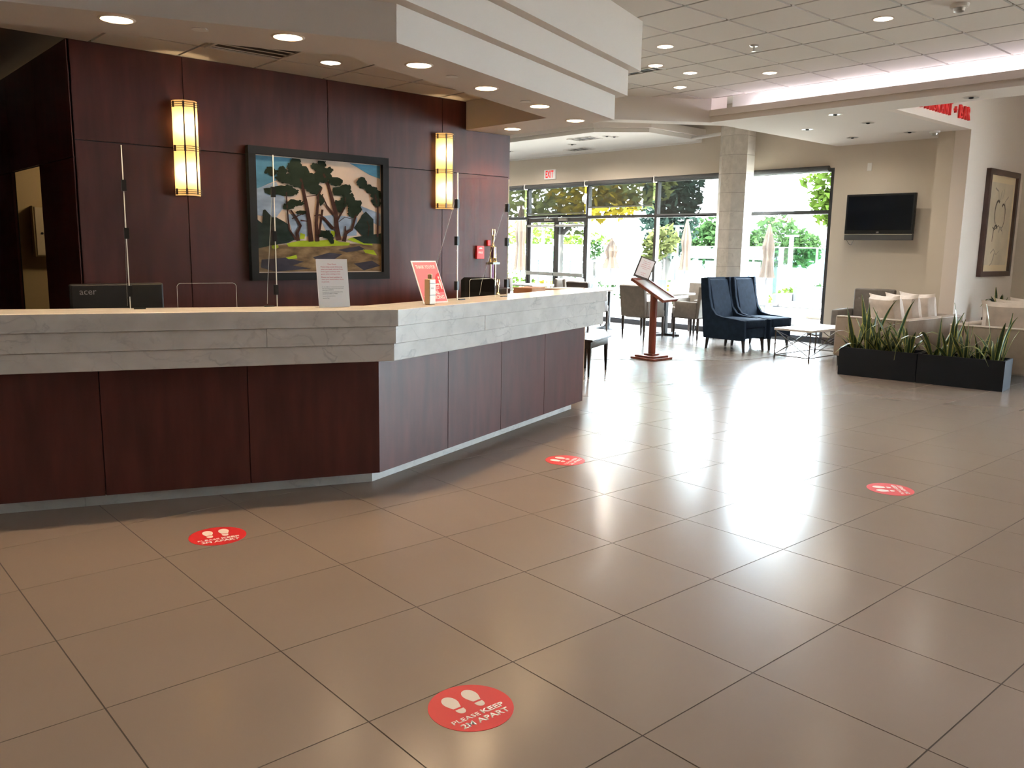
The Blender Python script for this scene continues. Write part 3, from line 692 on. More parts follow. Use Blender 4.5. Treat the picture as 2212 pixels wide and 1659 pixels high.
# ---- painting on the back wall
pt = thing('tree_painting', 'black framed painting of windswept dark pines on the mahogany wall', 'painting', (3.63, V_BACK-.018, 1.7225))
PW, PH = 1.325, 1.075; fw = .062
MB().box(-PW/2, -.055, -PH/2, PW/2, 0, -PH/2+fw).box(-PW/2, -.055, PH/2-fw, PW/2, 0, PH/2).box(-PW/2, -.055, -PH/2+fw, -PW/2+fw, 0, PH/2-fw).box(PW/2-fw, -.055, -PH/2+fw, PW/2, 0, PH/2-fw).build('frame', K['darkframe'], pt)
cw, ch = PW/2-fw-.008, PH/2-fw-.008
def cv(x, y):
    s = (x-245)/1365; top = 185+140*s; bot = 1500+10*s; tt = (y-top)/(bot-top)
    return (-cw+2*cw*min(1, max(0, s)), ch-2*ch*min(1, max(0, tt)))
def paint(name, polys, col, lay, var=.25, sc=6):
    mb = MB(); yy = -.0165-.0010*lay
    for n_p, pg in enumerate(polys):
        mb.extr([(a, yy-n_p*.00003, b) for a, b in [cv(*q) for q in pg]], (0, -.0004, 0))
    mb.build(name, mat('paint_'+name+str(lay), col, .95, var=var, scale=sc, stretch=(1, 1, 2.5), spec=.05), pt)['kind'] = 'stuff'
MB().box(-PW/2+fw, -.016, -PH/2+fw, PW/2-fw, 0, PH/2-fw).build('canvas', mat('paint_sky', (.52, .40, .31), .6, var=.15, scale=3), pt)
paint('blue_sky', [[(235, 150), (640, 220), (560, 330), (450, 470), (300, 540), (235, 560)], [(1250, 250), (1620, 300), (1620, 470), (1480, 420), (1330, 330)]], (.085, .22, .33), 1)
paint('pale_cloud', [[(235, 560), (450, 480), (560, 720), (430, 900), (235, 850)], [(1360, 760), (1610, 860), (1610, 1000), (1450, 930)], [(560, 850), (760, 840), (780, 1100), (620, 1120)], [(900, 880), (1060, 860), (1330, 900), (1320, 1100), (1000, 1110)]], (.25, .32, .43), 2)
paint('rock_ground', [[(235, 1220), (520, 1190), (900, 1210), (1250, 1190), (1620, 1200), (1620, 1520), (235, 1520)]], (.17, .115, .065), 3, .5, 9)
paint('rock_shadow', [[(280, 1360), (520, 1340), (720, 1390), (600, 1430), (800, 1470), (420, 1500), (270, 1450)], [(820, 1340), (1000, 1290), (1150, 1310), (1050, 1370), (880, 1400)], [(1100, 1260), (1350, 1220), (1420, 1260), (1200, 1290)], [(1280, 1420), (1500, 1390), (1600, 1450), (1400, 1500)]], (.045, .042, .055), 4)
paint('green_bank', [[(390, 1190), (440, 1180), (460, 1220), (420, 1245), (385, 1230)], [(540, 1180), (680, 1150), (900, 1150), (1050, 1140), (1130, 1170), (1240, 1180), (1230, 1210), (900, 1220), (560, 1215)], [(1210, 1140), (1270, 1120), (1350, 1140), (1420, 1180), (1500, 1190), (1510, 1215), (1400, 1205), (1280, 1170)], [(690, 1060), (740, 1080), (730, 1130), (680, 1130)], [(1020, 1040), (1080, 1050), (1060, 1110), (1030, 1110)], [(1390, 1260), (1520, 1270), (1560, 1330), (1420, 1300)], [(530, 1340), (640, 1310), (650, 1350), (560, 1360)]], (.30, .38, .03), 5)
rnd = random.Random(11)
def blob(x, y, rx, ry, rot=0, n=14):
    out = []
    for k in range(n):
        a = 2*math.pi*k/n; r = rnd.uniform(.72, 1.12); px_, py_ = rx*r*math.cos(a), ry*r*math.sin(a)
        out.append((x+px_*math.cos(rot)-py_*math.sin(rot), y+px_*math.sin(rot)+py_*math.cos(rot)))
    return out
fol = [(400, 370, 60, 35, .7), (515, 370, 42, 50, 0), (560, 450, 110, 45, .3), (400, 590, 70, 32, .2), (540, 580, 100, 50, .2), (620, 600, 60, 26, 0), (660, 290, 50, 75, -.3), (690, 390, 95, 80, .2), (610, 310, 40, 40, 0), (780, 470, 110, 80, .3), (850, 560, 80, 60, .5), (700, 490, 110, 60, .1),
       (640, 720, 80, 32, .1), (570, 760, 60, 30, 0), (930, 320, 45, 75, .1), (860, 320, 45, 30, .7), (1005, 370, 50, 32, -.6), (950, 420, 90, 60, .2), (1080, 490, 75, 45, .2), (1150, 590, 95, 50, -.1), (1210, 570, 40, 45, 0), (1230, 690, 80, 60, .6), (1300, 780, 70, 80, .3), (1280, 850, 60, 40, 0), (915, 690, 35, 55, -.3), (1120, 760, 70, 60, -.4), (700, 830, 50, 20, 0),
       (1390, 510, 60, 50, .7), (1480, 580, 80, 40, .4), (1560, 640, 70, 50, .4), (1560, 730, 60, 35, .6), (960, 1080, 80, 35, .3), (1020, 1130, 30, 50, -.3)]
extra = []
for (x, y, rx, ry, ro) in fol:
    for _ in range(5):
        a = rnd.uniform(0, 6.28); extra.append((x+rx*math.cos(a)*.9, y+ry*math.sin(a)*.9, rx*rnd.uniform(.18, .38), ry*rnd.uniform(.25, .5), rnd.uniform(-.8, .8)))
paint('pine_foliage', [blob(f_[0], f_[1], f_[2]*1.18, f_[3]*1.25, f_[4], 18) for f_ in fol]+[blob(*f_, 9) for f_ in extra], (.018, .026, .018), 8, .3)
paint('dark_bush', [[(245, 900), (300, 950), (310, 800), (330, 790), (400, 880), (440, 880), (520, 930), (560, 960), (590, 1060), (640, 1130), (560, 1170), (380, 1200), (245, 1230)], [(1290, 1010), (1370, 900), (1380, 870), (1430, 830), (1520, 920), (1520, 1100), (1400, 1110)], [(1270, 1120), (1610, 1080), (1610, 1200), (1400, 1190)]], (.022, .032, .028), 7, .4)
def trunk(pts, w0, w1):
    out_l, out_r = [], []
    n = len(pts)
    for k, (x, y) in enumerate(pts):
        a = pts[min(n-1, k+1)]; b = pts[max(0, k-1)]; dx, dy = a[0]-b[0], a[1]-b[1]; L_ = math.hypot(dx, dy); ww2 = w0+(w1-w0)*k/(n-1)
        out_l.append((x-dy/L_*ww2, y+dx/L_*ww2)); out_r.append((x+dy/L_*ww2, y-dx/L_*ww2))
    return [[out_l[k], out_l[k+1], out_r[k+1], out_r[k]] for k in range(n-1)]
tk = []
for pts, a, b in (([(800, 1160), (785, 950), (760, 750), (725, 560), (700, 420)], 26, 10), ([(870, 1160), (860, 950), (875, 800), (890, 640), (930, 560)], 22, 7), ([(1110, 1150), (1085, 1000), (1080, 840), (1040, 680), (1000, 520), (950, 400)], 30, 10), ([(1165, 1165), (1190, 1070), (1260, 1030), (1300, 900), (1330, 830)], 24, 8), ([(1185, 1090), (1185, 990)], 14, 6),
                 ([(660, 1150), (650, 1060), (690, 980), (640, 880), (590, 800)], 20, 8), ([(640, 1140), (570, 1020), (560, 900), (550, 700), (550, 600)], 10, 6), ([(1565, 1120), (1570, 900), (1570, 780), (1540, 640)], 12, 8), ([(1050, 1020), (950, 900), (900, 860), (840, 870)], 16, 7), ([(930, 800), (900, 1000), (880, 1120)], 12, 12), ([(1090, 930), (1180, 780), (1190, 660)], 12, 6), ([(1060, 860), (980, 760), (930, 640)], 12, 5), ([(690, 920), (770, 930)], 10, 4), ([(600, 900), (700, 850), (770, 840)], 6, 4), ([(1110, 940), (1180, 890), (1260, 910)], 4, 4), ([(760, 650), (870, 640)], 4, 3), ([(1450, 1110), (1465, 1000), (1440, 940)], 6, 4)):
    tk += trunk(pts, a, b)
paint('pine_trunk', tk, (.045, .022, .018), 10, .4)

# ---- wall sconces
shade = sheer('sconce_glass', (.9, .75, .5), (1, 1, 1), .0)
nt = shade.node_tree; nt.nodes.clear()
_o = nt.nodes.new('ShaderNodeOutputMaterial'); _m = nt.nodes.new('ShaderNodeMixShader'); _m.inputs[0].default_value = .72
_d = nt.nodes.new('ShaderNodeBsdfDiffuse'); _d.inputs[0].default_value = (.75, .62, .42, 1); _t = nt.nodes.new('ShaderNodeBsdfTranslucent'); _t.inputs[0].default_value = (.95, .74, .42, 1)
nt.links.new(_d.outputs[0], _m.inputs[1]); nt.links.new(_t.outputs[0], _m.inputs[2]); nt.links.new(_m.outputs[0], _o.inputs[0])
bulbm = emit('bulb', (1, .72, .38), 22)
def sconce(u, label):
    t = thing('wall_sconce', label, 'lamp', (u, V_BACK-.018, 1.838), 0, 'wall sconces')
    hh_ = .70; r = .093; n = 12
    arc = [(-r*math.cos(math.pi*k/n), -.105*math.sin(math.pi*k/n)) for k in range(n+1)]
    mb = MB(); arc2 = [(x*.97, y*.97) for x, y in arc]
    mb.add([(x, y, z) for z in (0, hh_) for x, y in arc], [(k, k+1, n+2+k, n+1+k) for k in range(n)])
    mb.build('glass_shade', shade, t, smooth=True)
    MB().box(-.075, -.012, .01, .075, 0, hh_-.01).build('back_plate', K['gold'], t)
    for zc in (.17, .52):
        MB().cyl((0, -.045, zc-.06), (0, -.045, zc+.06), .016, n=8).build('bulb', bulbm, t)
        lp = bpy.data.lights.new('sconce_lamp', 'POINT'); lp.energy = 3.2; lp.color = (1, .66, .32); lp.shadow_soft_size = .02
        lo = bpy.data.objects.new('sconce_lamp', lp); C.objects.link(lo); lo.parent = t; lo.location = (0, -.075, zc)
    for zs in ((.015, .030, .045), (hh_/2-.016, hh_/2, hh_/2+.016), (hh_-.045, hh_-.03, hh_-.015)):
        for z in zs: MB().tube([(x*1.03, y*1.03-.001, z) for x, y in arc], .0022, 5).build('wire_band', K['bronze'], t)
    for a in (.36, .64):
        x, y = -r*1.04*math.cos(math.pi*a), -.105*1.04*math.sin(math.pi*a)
        MB().beam((x, y, .01), (x, y, hh_-.01), .010, .004).build('strap', K['bronze'], t)
    for a in (0.1, .36, .9):
        x, y = -r*1.06*math.cos(math.pi*a), -.105*1.06*math.sin(math.pi*a)
        for z in (.03, hh_/2, hh_-.03): MB().box(x-.007, y-.004, z-.022, x+.007, y+.004, z+.022).build('clasp', K['brownframe'], t)
sconce(2.493, 'glowing half-cylinder wall sconce between the doorway and the painting')
sconce(4.945, 'glowing half-cylinder wall sconce between the painting and the dining area')

# ---- fire pull station, red strobe
fp = thing('fire_alarm_box', 'red FIRE pull box on the mahogany wall behind the trophies', 'alarm', (5.39, V_BACK-.018, 1.432))
MB().box(-.048, -.03, -.065, .048, 0, .065).build('housing', K['redsign'], fp, bevel=.004)
obj('text_line', text_mesh('FIRE', K['offwhite'], width=.055, height=.020, depth=0, bold=.01), fp, (0, -.0305, -.012), (R_(90), 0, 0))
MB().extr([(-.022, -.0305, .035), (.022, -.0305, .035), (.012, -.0305, .048), (-.012, -.0305, .048)], (0, -.0005, 0)).build('emblem', K['offwhite'], fp)
tag(MB().box(-.02, -.03, -.03, .02, 0, .03).build('fire_strobe', K['redsign'], loc=(5.50, V_BACK-.018, 1.525), bevel=.006), 'small red strobe on the mahogany wall above the trophies', 'alarm')
# ---- electrical panel seen through the doorway
t = thing('electrical_panel', 'beige electrical panel box on the office wall beyond the doorway', 'panel', (2.20, 9.598, 1.57))
MB().box(-.17, -.10, -.25, .17, 0, .25).build('cabinet', K['walldark'], t, bevel=.004)
MB().box(-.15, -.108, -.235, .16, -.10, .235).build('door', mat('panel_beige', (.50, .42, .28), .5), t)
MB().cyl((-.10, -.115, -.02), (-.10, -.108, -.02), .012, n=10).build('lock', K['plastic'], t)
ol = bpy.data.lights.new('added_office_light', 'POINT'); ol.energy = 40; ol.color = (1, .75, .45); ol.shadow_soft_size = .15  # unseen lamp added so the office wall is lit beyond the doorway
ot = thing('added_office_lamp', 'unseen round ceiling lamp added to light the office beyond the doorway', 'light', (3.3, 8.6, Z_RC))
MB().lathe([(.14, 0), (.14, -.03), (.10, -.06), (.01, -.07)], 16).build('diffuser', emit('added_diffuser', (1, .8, .5), 3), ot)
olo = bpy.data.objects.new('added_office_light', ol); C.objects.link(olo); olo.parent = ot; olo.location = (0, 0, -.25)

# ================================================================== DOWNLIGHTS
lampwarm = emit('lamp_warm', (1, .70, .38), 22); lampdim = emit('lamp_soft', (1, .80, .58), 3.2)
canin = mat('can_reflector', (.75, .62, .48), .25, .8); canoff = mat('can_steel', (.35, .34, .32), .3, .8)
ring_me = MB(); n = 20
for k in range(n):
    a0, a1 = 2*math.pi*k/n, 2*math.pi*(k+1)/n
    ring_me.add([(r_*math.cos(a), r_*math.sin(a), z_) for a in (a0, a1) for r_, z_ in ((.092, -.001), (.078, -.006), (.074, -.001))], [(0, 1, 4, 3), (1, 2, 5, 4)])
ring_mesh = ring_me.mesh('trim_ring', K['soffit'], True)
def lens_mesh(m_): return MB().lathe([(.074, -.0042), (.0735, -.0008)], 20).mesh('lens', m_)
L_warm, L_soft, L_off = lens_mesh(lampwarm), lens_mesh(lampdim), lens_mesh(canoff)
bulb_mesh = MB().sph((0, 0, -.008), .028, 10, .45).mesh('lamp_bulb', emit('lamp_bulb', (1, .9, .75), 9))
off_mesh = MB().sph((0, 0, -.008), .026, 10, .45).mesh('lamp_bulb', K['plastic'])
def downlight(u, v, z, label, group, kind, power, col=(1, .70, .42), ang=125, blend=.6):
    t = thing('recessed_downlight', label, 'light', (u, v, z), 0, group)
    obj('trim_ring', ring_mesh, t); obj('lens', {'warm': L_warm, 'soft': L_soft, 'off': L_off}[kind], t)
    if kind == 'soft': obj('bulb', bulb_mesh, t)
    if kind == 'off': obj('bulb', off_mesh, t)
    if power:
        l = bpy.data.lights.new('downlight_lamp', 'SPOT'); l.energy = power; l.color = col; l.spot_size = R_(ang); l.spot_blend = blend; l.shadow_soft_size = .06
        lo = bpy.data.objects.new('downlight_lamp', l); C.objects.link(lo); lo.parent = t; lo.location = (0, 0, -.03)
for k, (u, v) in enumerate([(5.471, 6.23), (5.494, 5.415), (4.755, 5.089), (3.965, 4.806), (3.179, 4.515), (2.257, 4.44), (1.458, 4.727)]):
    downlight(u, v, Z_CS, ORD[k]+' warm downlight of the counter soffit, counting from the wall by the dining area', 'soffit downlights over the counter', 'warm', 52)
downlight(.62, 5.02, Z_CS, 'eighth warm downlight of the counter soffit, counting from the wall by the dining area', 'soffit downlights over the counter', 'warm', 52)
downlight(3.40, 6.0, Z_RC-.002, 'warm downlight in a ceiling tile in front of the painting wall', None, 'soft', 40)
for (x, y) in [(1437, 100), (1908, 40), (1416, 141), (1491, 157), (1469, 188), (1663, 157)]:
    p = zpt(x, y, Z_MAIN-.004); downlight(float(p[0]), float(p[1]), Z_MAIN-.004, 'round downlight in the main grid ceiling of the lobby', 'downlights in the lobby grid ceiling', 'soft', 36, (1, .80, .60))
for (u, v) in [(1.0, 1.2), (3.4, 1.2), (1.0, -1.3), (3.4, -1.3), (-1.4, 1.2), (5.8, .6), (-1.6, 3.0), (5.8, -1.8), (7.6, .6)]:
    downlight(u, v, Z_MAIN-.004, 'round downlight in the grid ceiling over the lobby floor', 'downlights over the lobby floor', 'soft', 44, (1, .76, .54))
for (x, y), pw in zip([(1804, 247), (1875, 265), (1744, 279), (1841, 297), (1965, 285), (2098, 210)], (40, 40, 40, 30, 4, 20)):
    p = zpt(x, y, Z_S); downlight(float(p[0]), float(p[1]), Z_S, 'small steel downlight in the lounge soffit', 'downlights in the lounge soffit', 'off', pw, (1, .90, .76), 165, 1.0)
for (x, y) in [(1311, 294), (1327, 295)]:
    p = zpt(x, y, 3.43); downlight(float(p[0]), float(p[1]), 3.43, 'small added downlight in the white dining ceiling panel', 'downlights in the dining ceiling panel', 'off', 240, (1, .90, .78), 165, 1.0)
for v in (11.6, 13.4, 15.2): downlight(11.7, v, 3.43, 'small added downlight in the white dining ceiling panel', 'downlights in the dining ceiling panel', 'off', 240, (1, .90, .78), 165, 1.0)  # extra downlights added to brighten the dining area and window wall
# white soffit discs, detectors, sprinkler, vents
for x, y in [(432, 63), (976, 165), (1135, 219)]:
    p = zpt(x, y, Z_CS); tag(MB().lathe([(.045, -.004), (.040, 0)], 14).build('soffit_disc', K['white'], loc=(float(p[0]), float(p[1]), Z_CS)), 'flat white disc in the counter soffit', 'sprinkler', 'white discs in the counter soffit')  # small discs drawn for faint white marks on the soffit
p = zpt(1629, 97, Z_MAIN)
t = thing('ceiling_sprinkler', 'chrome pendant sprinkler head in the lobby grid ceiling', 'sprinkler', (float(p[0]), float(p[1]), Z_MAIN-.004))
MB().lathe([(.045, 0), (.035, -.012), (.015, -.015)], 14).build('escutcheon', K['chrome'], t); MB().lathe([(.008, -.012), (.008, -.05), (.022, -.052), (.022, -.056)], 10).build('deflector', K['chrome'], t)
def detector(x, y, z, lab):
    p = zpt(x, y, z); t = thing('smoke_detector', lab, 'detector', (float(p[0]), float(p[1]), z))
    MB().lathe([(.072, 0), (.068, -.025), (.055, -.03)], 18).build('base', K['white'], t, smooth=True); MB().lathe([(.045, -.03), (.040, -.055), (.02, -.065)], 14).build('sensor', K['chrome'], t, smooth=True)
detector(2073, 9, Z_MAIN-.004, 'round smoke detector on the lobby grid ceiling'); detector(2019, 283, Z_S, 'white smoke detector on the lounge soffit near the pier')
p = zpt(1380, 153, Z_MAIN)
def vent(c, a, b, z, lab, rz=0, n=5):
    t = thing('ceiling_vent', lab, 'vent', (*c, z), rz)
    MB().box(-a, -b, -.012, a, -b+.025, 0).box(-a, b-.025, -.012, a, b, 0).box(-a, -b+.025, -.012, -a+.025, b-.025, 0).box(a-.025, -b+.025, -.012, a, b-.025, 0).build('frame', K['white'], t)
    MB().box(-a+.025, -b+.025, -.002, a-.025, b-.025, -.0005).build('throat', K['woodback'], t)
    for k in range(n):
        y = -b+.025+(k+.5)*(2*b-.05)/n; MB().beam((-a+.025, y, -.006), (a-.025, y, -.006), .022, .003).build('louvre', K['white'], t)
vent((2.78, 5.90), .29, .28, Z_RC-.002, 'square louvred air vent in the ceiling before the painting wall')
vent((float(p[0]), float(p[1])), .10, .30, Z_MAIN-.004, 'narrow dark air vent beside the counter soffit', 0, 3)
for x, y, lab in ((1263, 299, 'louvred vent in the white dining ceiling panel'), (1252, 322, 'louvred vent in the dining ceiling next to the window wall')):
    p = zpt(x, y, 3.43); vent((min(12.4, float(p[0])), float(p[1])), .16, .30, 3.43, lab, 0, 3)
# ================================================================== COLUMN
col = struct('column')
cu, cvv, rr = 12.36, 8.37, .29
ang0 = [R_(22.5+45*k) for k in range(8)]
def octo(r, sx=1): return [(cu+r*math.cos(a), cvv+r*math.sin(a)) for a in ang0]
MB().prism(octo(rr-.012), 0, 3.86).build('core', K['grout'], col)
for k in range(8):
    if k in (0, 7, 1): pass
    a, b = octo(rr)[k], octo(rr)[(k+1) % 8]; a2, b2 = octo(rr-.012)[k], octo(rr-.012)[(k+1) % 8]
    z = 0; zs = [0.0]
    while zs[-1] < 3.8: zs.append(min(3.86, zs[-1]+.305))
    for z0, z1 in zip(zs[:-1], zs[1:]):
        MB().prism([a, b, b2, a2], z0+.0015, z1-.0015).build('marble_tile', K['marblecol'], col)
tag(MB().cyl((12.55, 9.45, 3.44), (12.36, 8.66, 3.44), .03, n=10).build('ceiling_conduit', K['white']), 'white conduit between the dining ceiling panel and marble column', 'pipe')

# ---- exit sign, thermostat plate, TV, framed print, letters
EXR = mat('exit_red', (.75, .01, .01), .5); EXR.node_tree.nodes['Principled BSDF'].inputs['Emission Color'].default_value = (1, .02, .02, 1); EXR.node_tree.nodes['Principled BSDF'].inputs['Emission Strength'].default_value = .35
t = thing('exit_sign', 'white EXIT sign with red letters above the glass doors', 'sign', (U_WIN, 13.38, 3.04), 0)
MB().box(-.04, -.17, -.10, 0, .17, .10).build('housing', emit('exit_face', (1, .92, .88), .12), t, bevel=.006)
obj('lettering', text_mesh('EXIT', EXR, width=.24, height=.15, depth=.001, bold=.02), t, (-.041, .0, -.07), (R_(90), 0, R_(-90)))
tag(MB().box(-.012, -.035, -.06, 0, .035, .06).build('wall_plate', K['white'], loc=(U_WIN, 6.32, 2.79), bevel=.003), 'small white blank wall plate above the television', 'plate')
t = thing('television', 'black flat television mounted on the beige lounge wall', 'television', (U_WIN, 6.02, 0), 0)
ua = 12.62-U_WIN
tl, br = upt(1830, 421, 12.62), upt(1973, 520, 12.62); tr = upt(1979, 416, 12.62)
y0, y1 = tr[1]-6.02, tl[1]-6.02; z1 = tl[2]; z0 = br[2]
MB().box(ua, y0, z0+.10, ua+.06, y1, z1).build('housing', K['plastic'], t, bevel=.006)
MB().box(ua-.002, y0+.03, z0+.155, ua, y1-.03, z1-.03).build('screen', K['tv'], t)
MB().box(ua+.005, y0, z0+.005, ua+.055, y1, z0+.098).build('speaker_bar', K['tvgrey'], t, bevel=.008)
MB().box(ua+.003, y0+.01, z0+.085, ua+.006, y1-.01, z0+.097).build('trim_strip', K['chrome'], t)
obj('logo', text_mesh('LG', K['offwhite'], height=.022, depth=.0005), t, (ua-.0015, (y0+y1)/2, z0+.112), (R_(90), 0, R_(-90)))
MB().box(ua+.06, -.1, z0+.3, 0, .1, z0+.5).build('wall_mount', K['blackmetal'], t)
MB().tube([(ua+.03, y1-.02, z0+.02), (ua+.05, y1-.07, z0-.06), (ua+.05, y1-.10, z0-.07), (ua+.05, y1-.14, z0+.01)], .003, 6).build('cable', K['plastic'], t)
t = thing('framed_print', 'walnut framed beige abstract print on the cream wall', 'picture', (13.535, 4.67, 1.93))
a, b, f_ = .585, .755, .075
MB().box(-a, -.06, -b, a, 0, -b+f_).box(-a, -.06, b-f_, a, 0, b).box(-a, -.06, -b+f_, -a+f_, 0, b-f_).box(a-f_, -.06, -b+f_, a, 0, b-f_).build('frame', K['brownframe'], t)
MB().box(-a+f_, -.022, -b+f_, a-f_, 0, b-f_).build('mount', K['artmat'], t)
MB().box(-a+f_+.07, -.024, -b+f_+.09, a-f_-.07, -.022, b-f_-.10).build('sheet', mat('print_sheet', (.62, .53, .40), .7, var=.18, scale=1.8), t)
inkd = mat('print_brown', (.10, .065, .045), .7); inkm = mat('print_grey', (.34, .29, .23), .7)
def stroke(pts, w0, m_, y=-.0245):
    mb = MB()
    for s_ in trunk(pts, w0, w0*.4): mb.extr([(x, y, z) for x, z in s_], (0, -.0004, 0))
    mb.build('print_stroke', m_, t)
def arcp(cx, cz, rx, rz, a0, a1, n=9): return [(cx+rx*math.cos(R_(a0+(a1-a0)*k/n)), cz+rz*math.sin(R_(a0+(a1-a0)*k/n))) for k in range(n+1)]
stroke(arcp(-.09, .16, .10, .17, 60, 250), .020, inkd); stroke(arcp(.12, .12, .09, .17, 130, -80), .016, inkd); stroke(arcp(-.10, -.22, .09, .20, 50, 190), .018, inkd); stroke(arcp(.10, -.20, .08, .16, 150, 20), .014, inkm)
stroke([(-.02, .34), (.00, .48), (.06, .36), (.10, .50)], .010, inkm); stroke([(-.25, .50), (-.12, .46), (-.08, .34), (-.20, .22)], .012, inkm); stroke([(.28, .40), (.16, .32), (.24, .16)], .010, inkm)
stroke([(-.22, -.05), (-.14, -.08), (.0, -.02), (.16, -.10)], .010, inkd); stroke([(-.20, -.42), (-.10, -.36), (.02, -.44), (.14, -.38)], .010, inkm); stroke([(-.05, -.42), (-.12, -.56), (-.20, -.60)], .012, inkm)
# red letters
t = thing('restaurant_sign', 'raised red letters reading RESTAURANT + BAR on the cream wall', 'sign', (0, 4.67, 3.235), 0)
pos = 12.15; adv0 = {'A': .155, 'B': .15, 'R': .15, 'N': .155, 'U': .15, 'T': .14, 'S': .145, 'E': .14, '+': .10, ' ': .09, '*': 0}
adv = {k: v*.80 for k, v in adv0.items()}
for chh in reversed('RESTAURANT + BAR'):
    pos -= adv[chh]
    if chh == ' ': continue
    me = text_mesh(chh, K['redsign'], width=adv[chh]*.78, height=.165 if chh != '+' else .08, depth=.03, align='LEFT', bold=.012)
    obj('letter', me, t, (pos, -.0, 0 if chh != '+' else .05), (R_(90), 0, 0))
# ================================================================== STICKERS
def sticker(c, ang, label):
    t = thing('floor_sticker', label, 'sticker', (c[0], c[1], .0), R_(ang), 'distancing stickers on the floor'); r = .141
    MB().lathe([(r, 0), (r, .0012)], 48).build('disc', K['red'], t)
    for sx in (-1, 1):
        MB().prism([(sx*.040+.026*math.cos(R_(a)), .062+.036*math.sin(R_(a))) for a in range(0, 181, 15)]+[(sx*.040-.025, .050), (sx*.040-.015, .022), (sx*.040+.015, .022), (sx*.040+.025, .050)], .0012, .0017).build('sole_print', K['offwhite'], t)
        MB().prism([(sx*.038-.016, .012), (sx*.038+.016, .012)]+[(sx*.038+.016*math.cos(R_(a)), .004+.020*math.sin(R_(a))) for a in range(0, -181, -20)], .0012, .0017).build('heel_print', K['offwhite'], t)
    obj('text_line', text_mesh('PLEASE', K['offwhite'], width=.105, height=.020, depth=.0005, bold=.01), t, (-.052, -.056, .0012)); obj('text_line', text_mesh('KEEP', K['offwhite'], width=.088, height=.024, depth=.0005, bold=.025), t, (.055, -.056, .0012))
    obj('text_line', text_mesh('2M APART', K['offwhite'], width=.185, height=.026, depth=.0005, bold=.025), t, (0, -.093, .0012))
sticker((1.611, 4.084), -12.4, 'red keep-apart floor sticker nearest the dark left counter wing')
sticker((1.597, 1.981), -2.8, 'red keep-apart floor sticker alone on the open foreground tiles')
sticker((4.132, 4.082), 20, 'red keep-apart floor sticker in front of the lit right counter wing')
sticker((5.26, 2.274), 42, 'red keep-apart floor sticker out on the lobby floor toward the planters')

# ================================================================== FURNITURE
def rb(x0, y0, z0, x1, y1, z1, name, m_, par, r=.03, seg=3, rot=None, loc=None):
    return MB().box(x0, y0, z0, x1, y1, z1).build(name, m_, par, smooth=True, bevel=r, seg=seg, rot=rot, loc=loc)
# --- navy wing chairs: local y forward, x to the right, origin at centre floor
def navy_chair(loc, rz, label):
    t = thing('wing_chair', label, 'chair', loc, rz, 'navy wing chairs')
    wd, dp = .30, .37
    prof = [(-dp-.08, 1.07), (-dp+.055, 1.085), (-dp+.10, .78), (-dp+.15, .62), (-dp+.23, .53), (-dp+.34, .505), (dp, .47), (dp, .17), (-dp+.02, .17)]
    for sx in (-1, 1):
        x0 = sx*wd; pr = MB().extr([(x0, y, z) for y, z in prof], (-sx*.055, 0, 0)).build('side_wing', K['navy'], t, bevel=.008, seg=2)
    MB().extr([(-wd+.055, -dp-.08, 1.07), (-wd+.055, -dp-.01, 1.085), (-wd+.055, -dp+.12, .40), (-wd+.055, -dp+.02, .20)], (2*wd-.11, 0, 0)).build('backrest', K['navy'], t, bevel=.012, seg=2)
    MB().extr([(-wd+.065, -dp-.0, 1.06), (-wd+.065, -dp+.045, 1.05), (-wd+.065, -dp+.20, .42), (-wd+.065, -dp+.10, .42)], (2*wd-.13, 0, 0)).build('back_cushion', K['navy'], t, bevel=.014, seg=2)
    rb(-wd+.056, -dp+.12, .20, wd-.056, dp-.005, .35, 'seat_base', K['navy'], t, .01)
    rb(-wd+.058, -dp+.14, .352, wd-.058, dp+.015, .48, 'seat_cushion', K['navy'], t, .025)
    for sx in (-1, 1):
        for y, k in ((-dp+.07, -1), (dp-.04, 1)):
            MB().cyl((sx*(wd-.045), y+k*.02, 0), (sx*(wd-.05), y, .175), .019, .030, 8).build('leg', K['navyleg'], t)
    return t
navy_chair((10.98, 7.31, 0), R_(180), 'navy velvet wing chair standing nearer the menu stand')
navy_chair((11.62, 7.28, 0), R_(180), 'navy velvet wing chair next to the marble-top coffee table')
# --- coffee table
t = thing('coffee_table', 'white topped coffee table on a crossed bronze rod frame', 'table', (11.18, 6.12, 0))
hx, hy = .56, .265; rb(-hx-.02, -hy-.02, .395, hx+.02, hy+.02, .425, 'top', K['tabletop'], t, .004, 1)
for sx in (-1, 1):
    for sy in (-1, 1): MB().lathe([(.012, 0), (.015, .02), (.009, .05), (.009, .18), (.016, .20), (.009, .22), (.010, .395)], 8, (sx*hx, sy*hy, 0)).build('leg', K['bronze'], t)
for sy in (-1, 1):
    MB().cyl((-hx, sy*hy, .04), (hx, sy*hy, .04), .008, n=6).build('rail', K['bronze'], t)
    MB().cyl((-hx, sy*hy, .05), (hx, sy*hy, .385), .006, n=6).build('cross_rod', K['bronze'], t); MB().cyl((-hx, sy*hy, .385), (hx, sy*hy, .05), .006, n=6).build('cross_rod', K['bronze'], t)
for sx in (-1, 1):
    MB().cyl((sx*hx, -hy, .04), (sx*hx, hy, .04), .008, n=6).build('rail', K['bronze'], t)
    MB().cyl((sx*hx, -hy, .05), (sx*hx, hy, .385), .006, n=6).build('cross_rod', K['bronze'], t); MB().cyl((sx*hx, -hy, .385), (sx*hx, hy, .05), .006, n=6).build('cross_rod', K['bronze'], t)
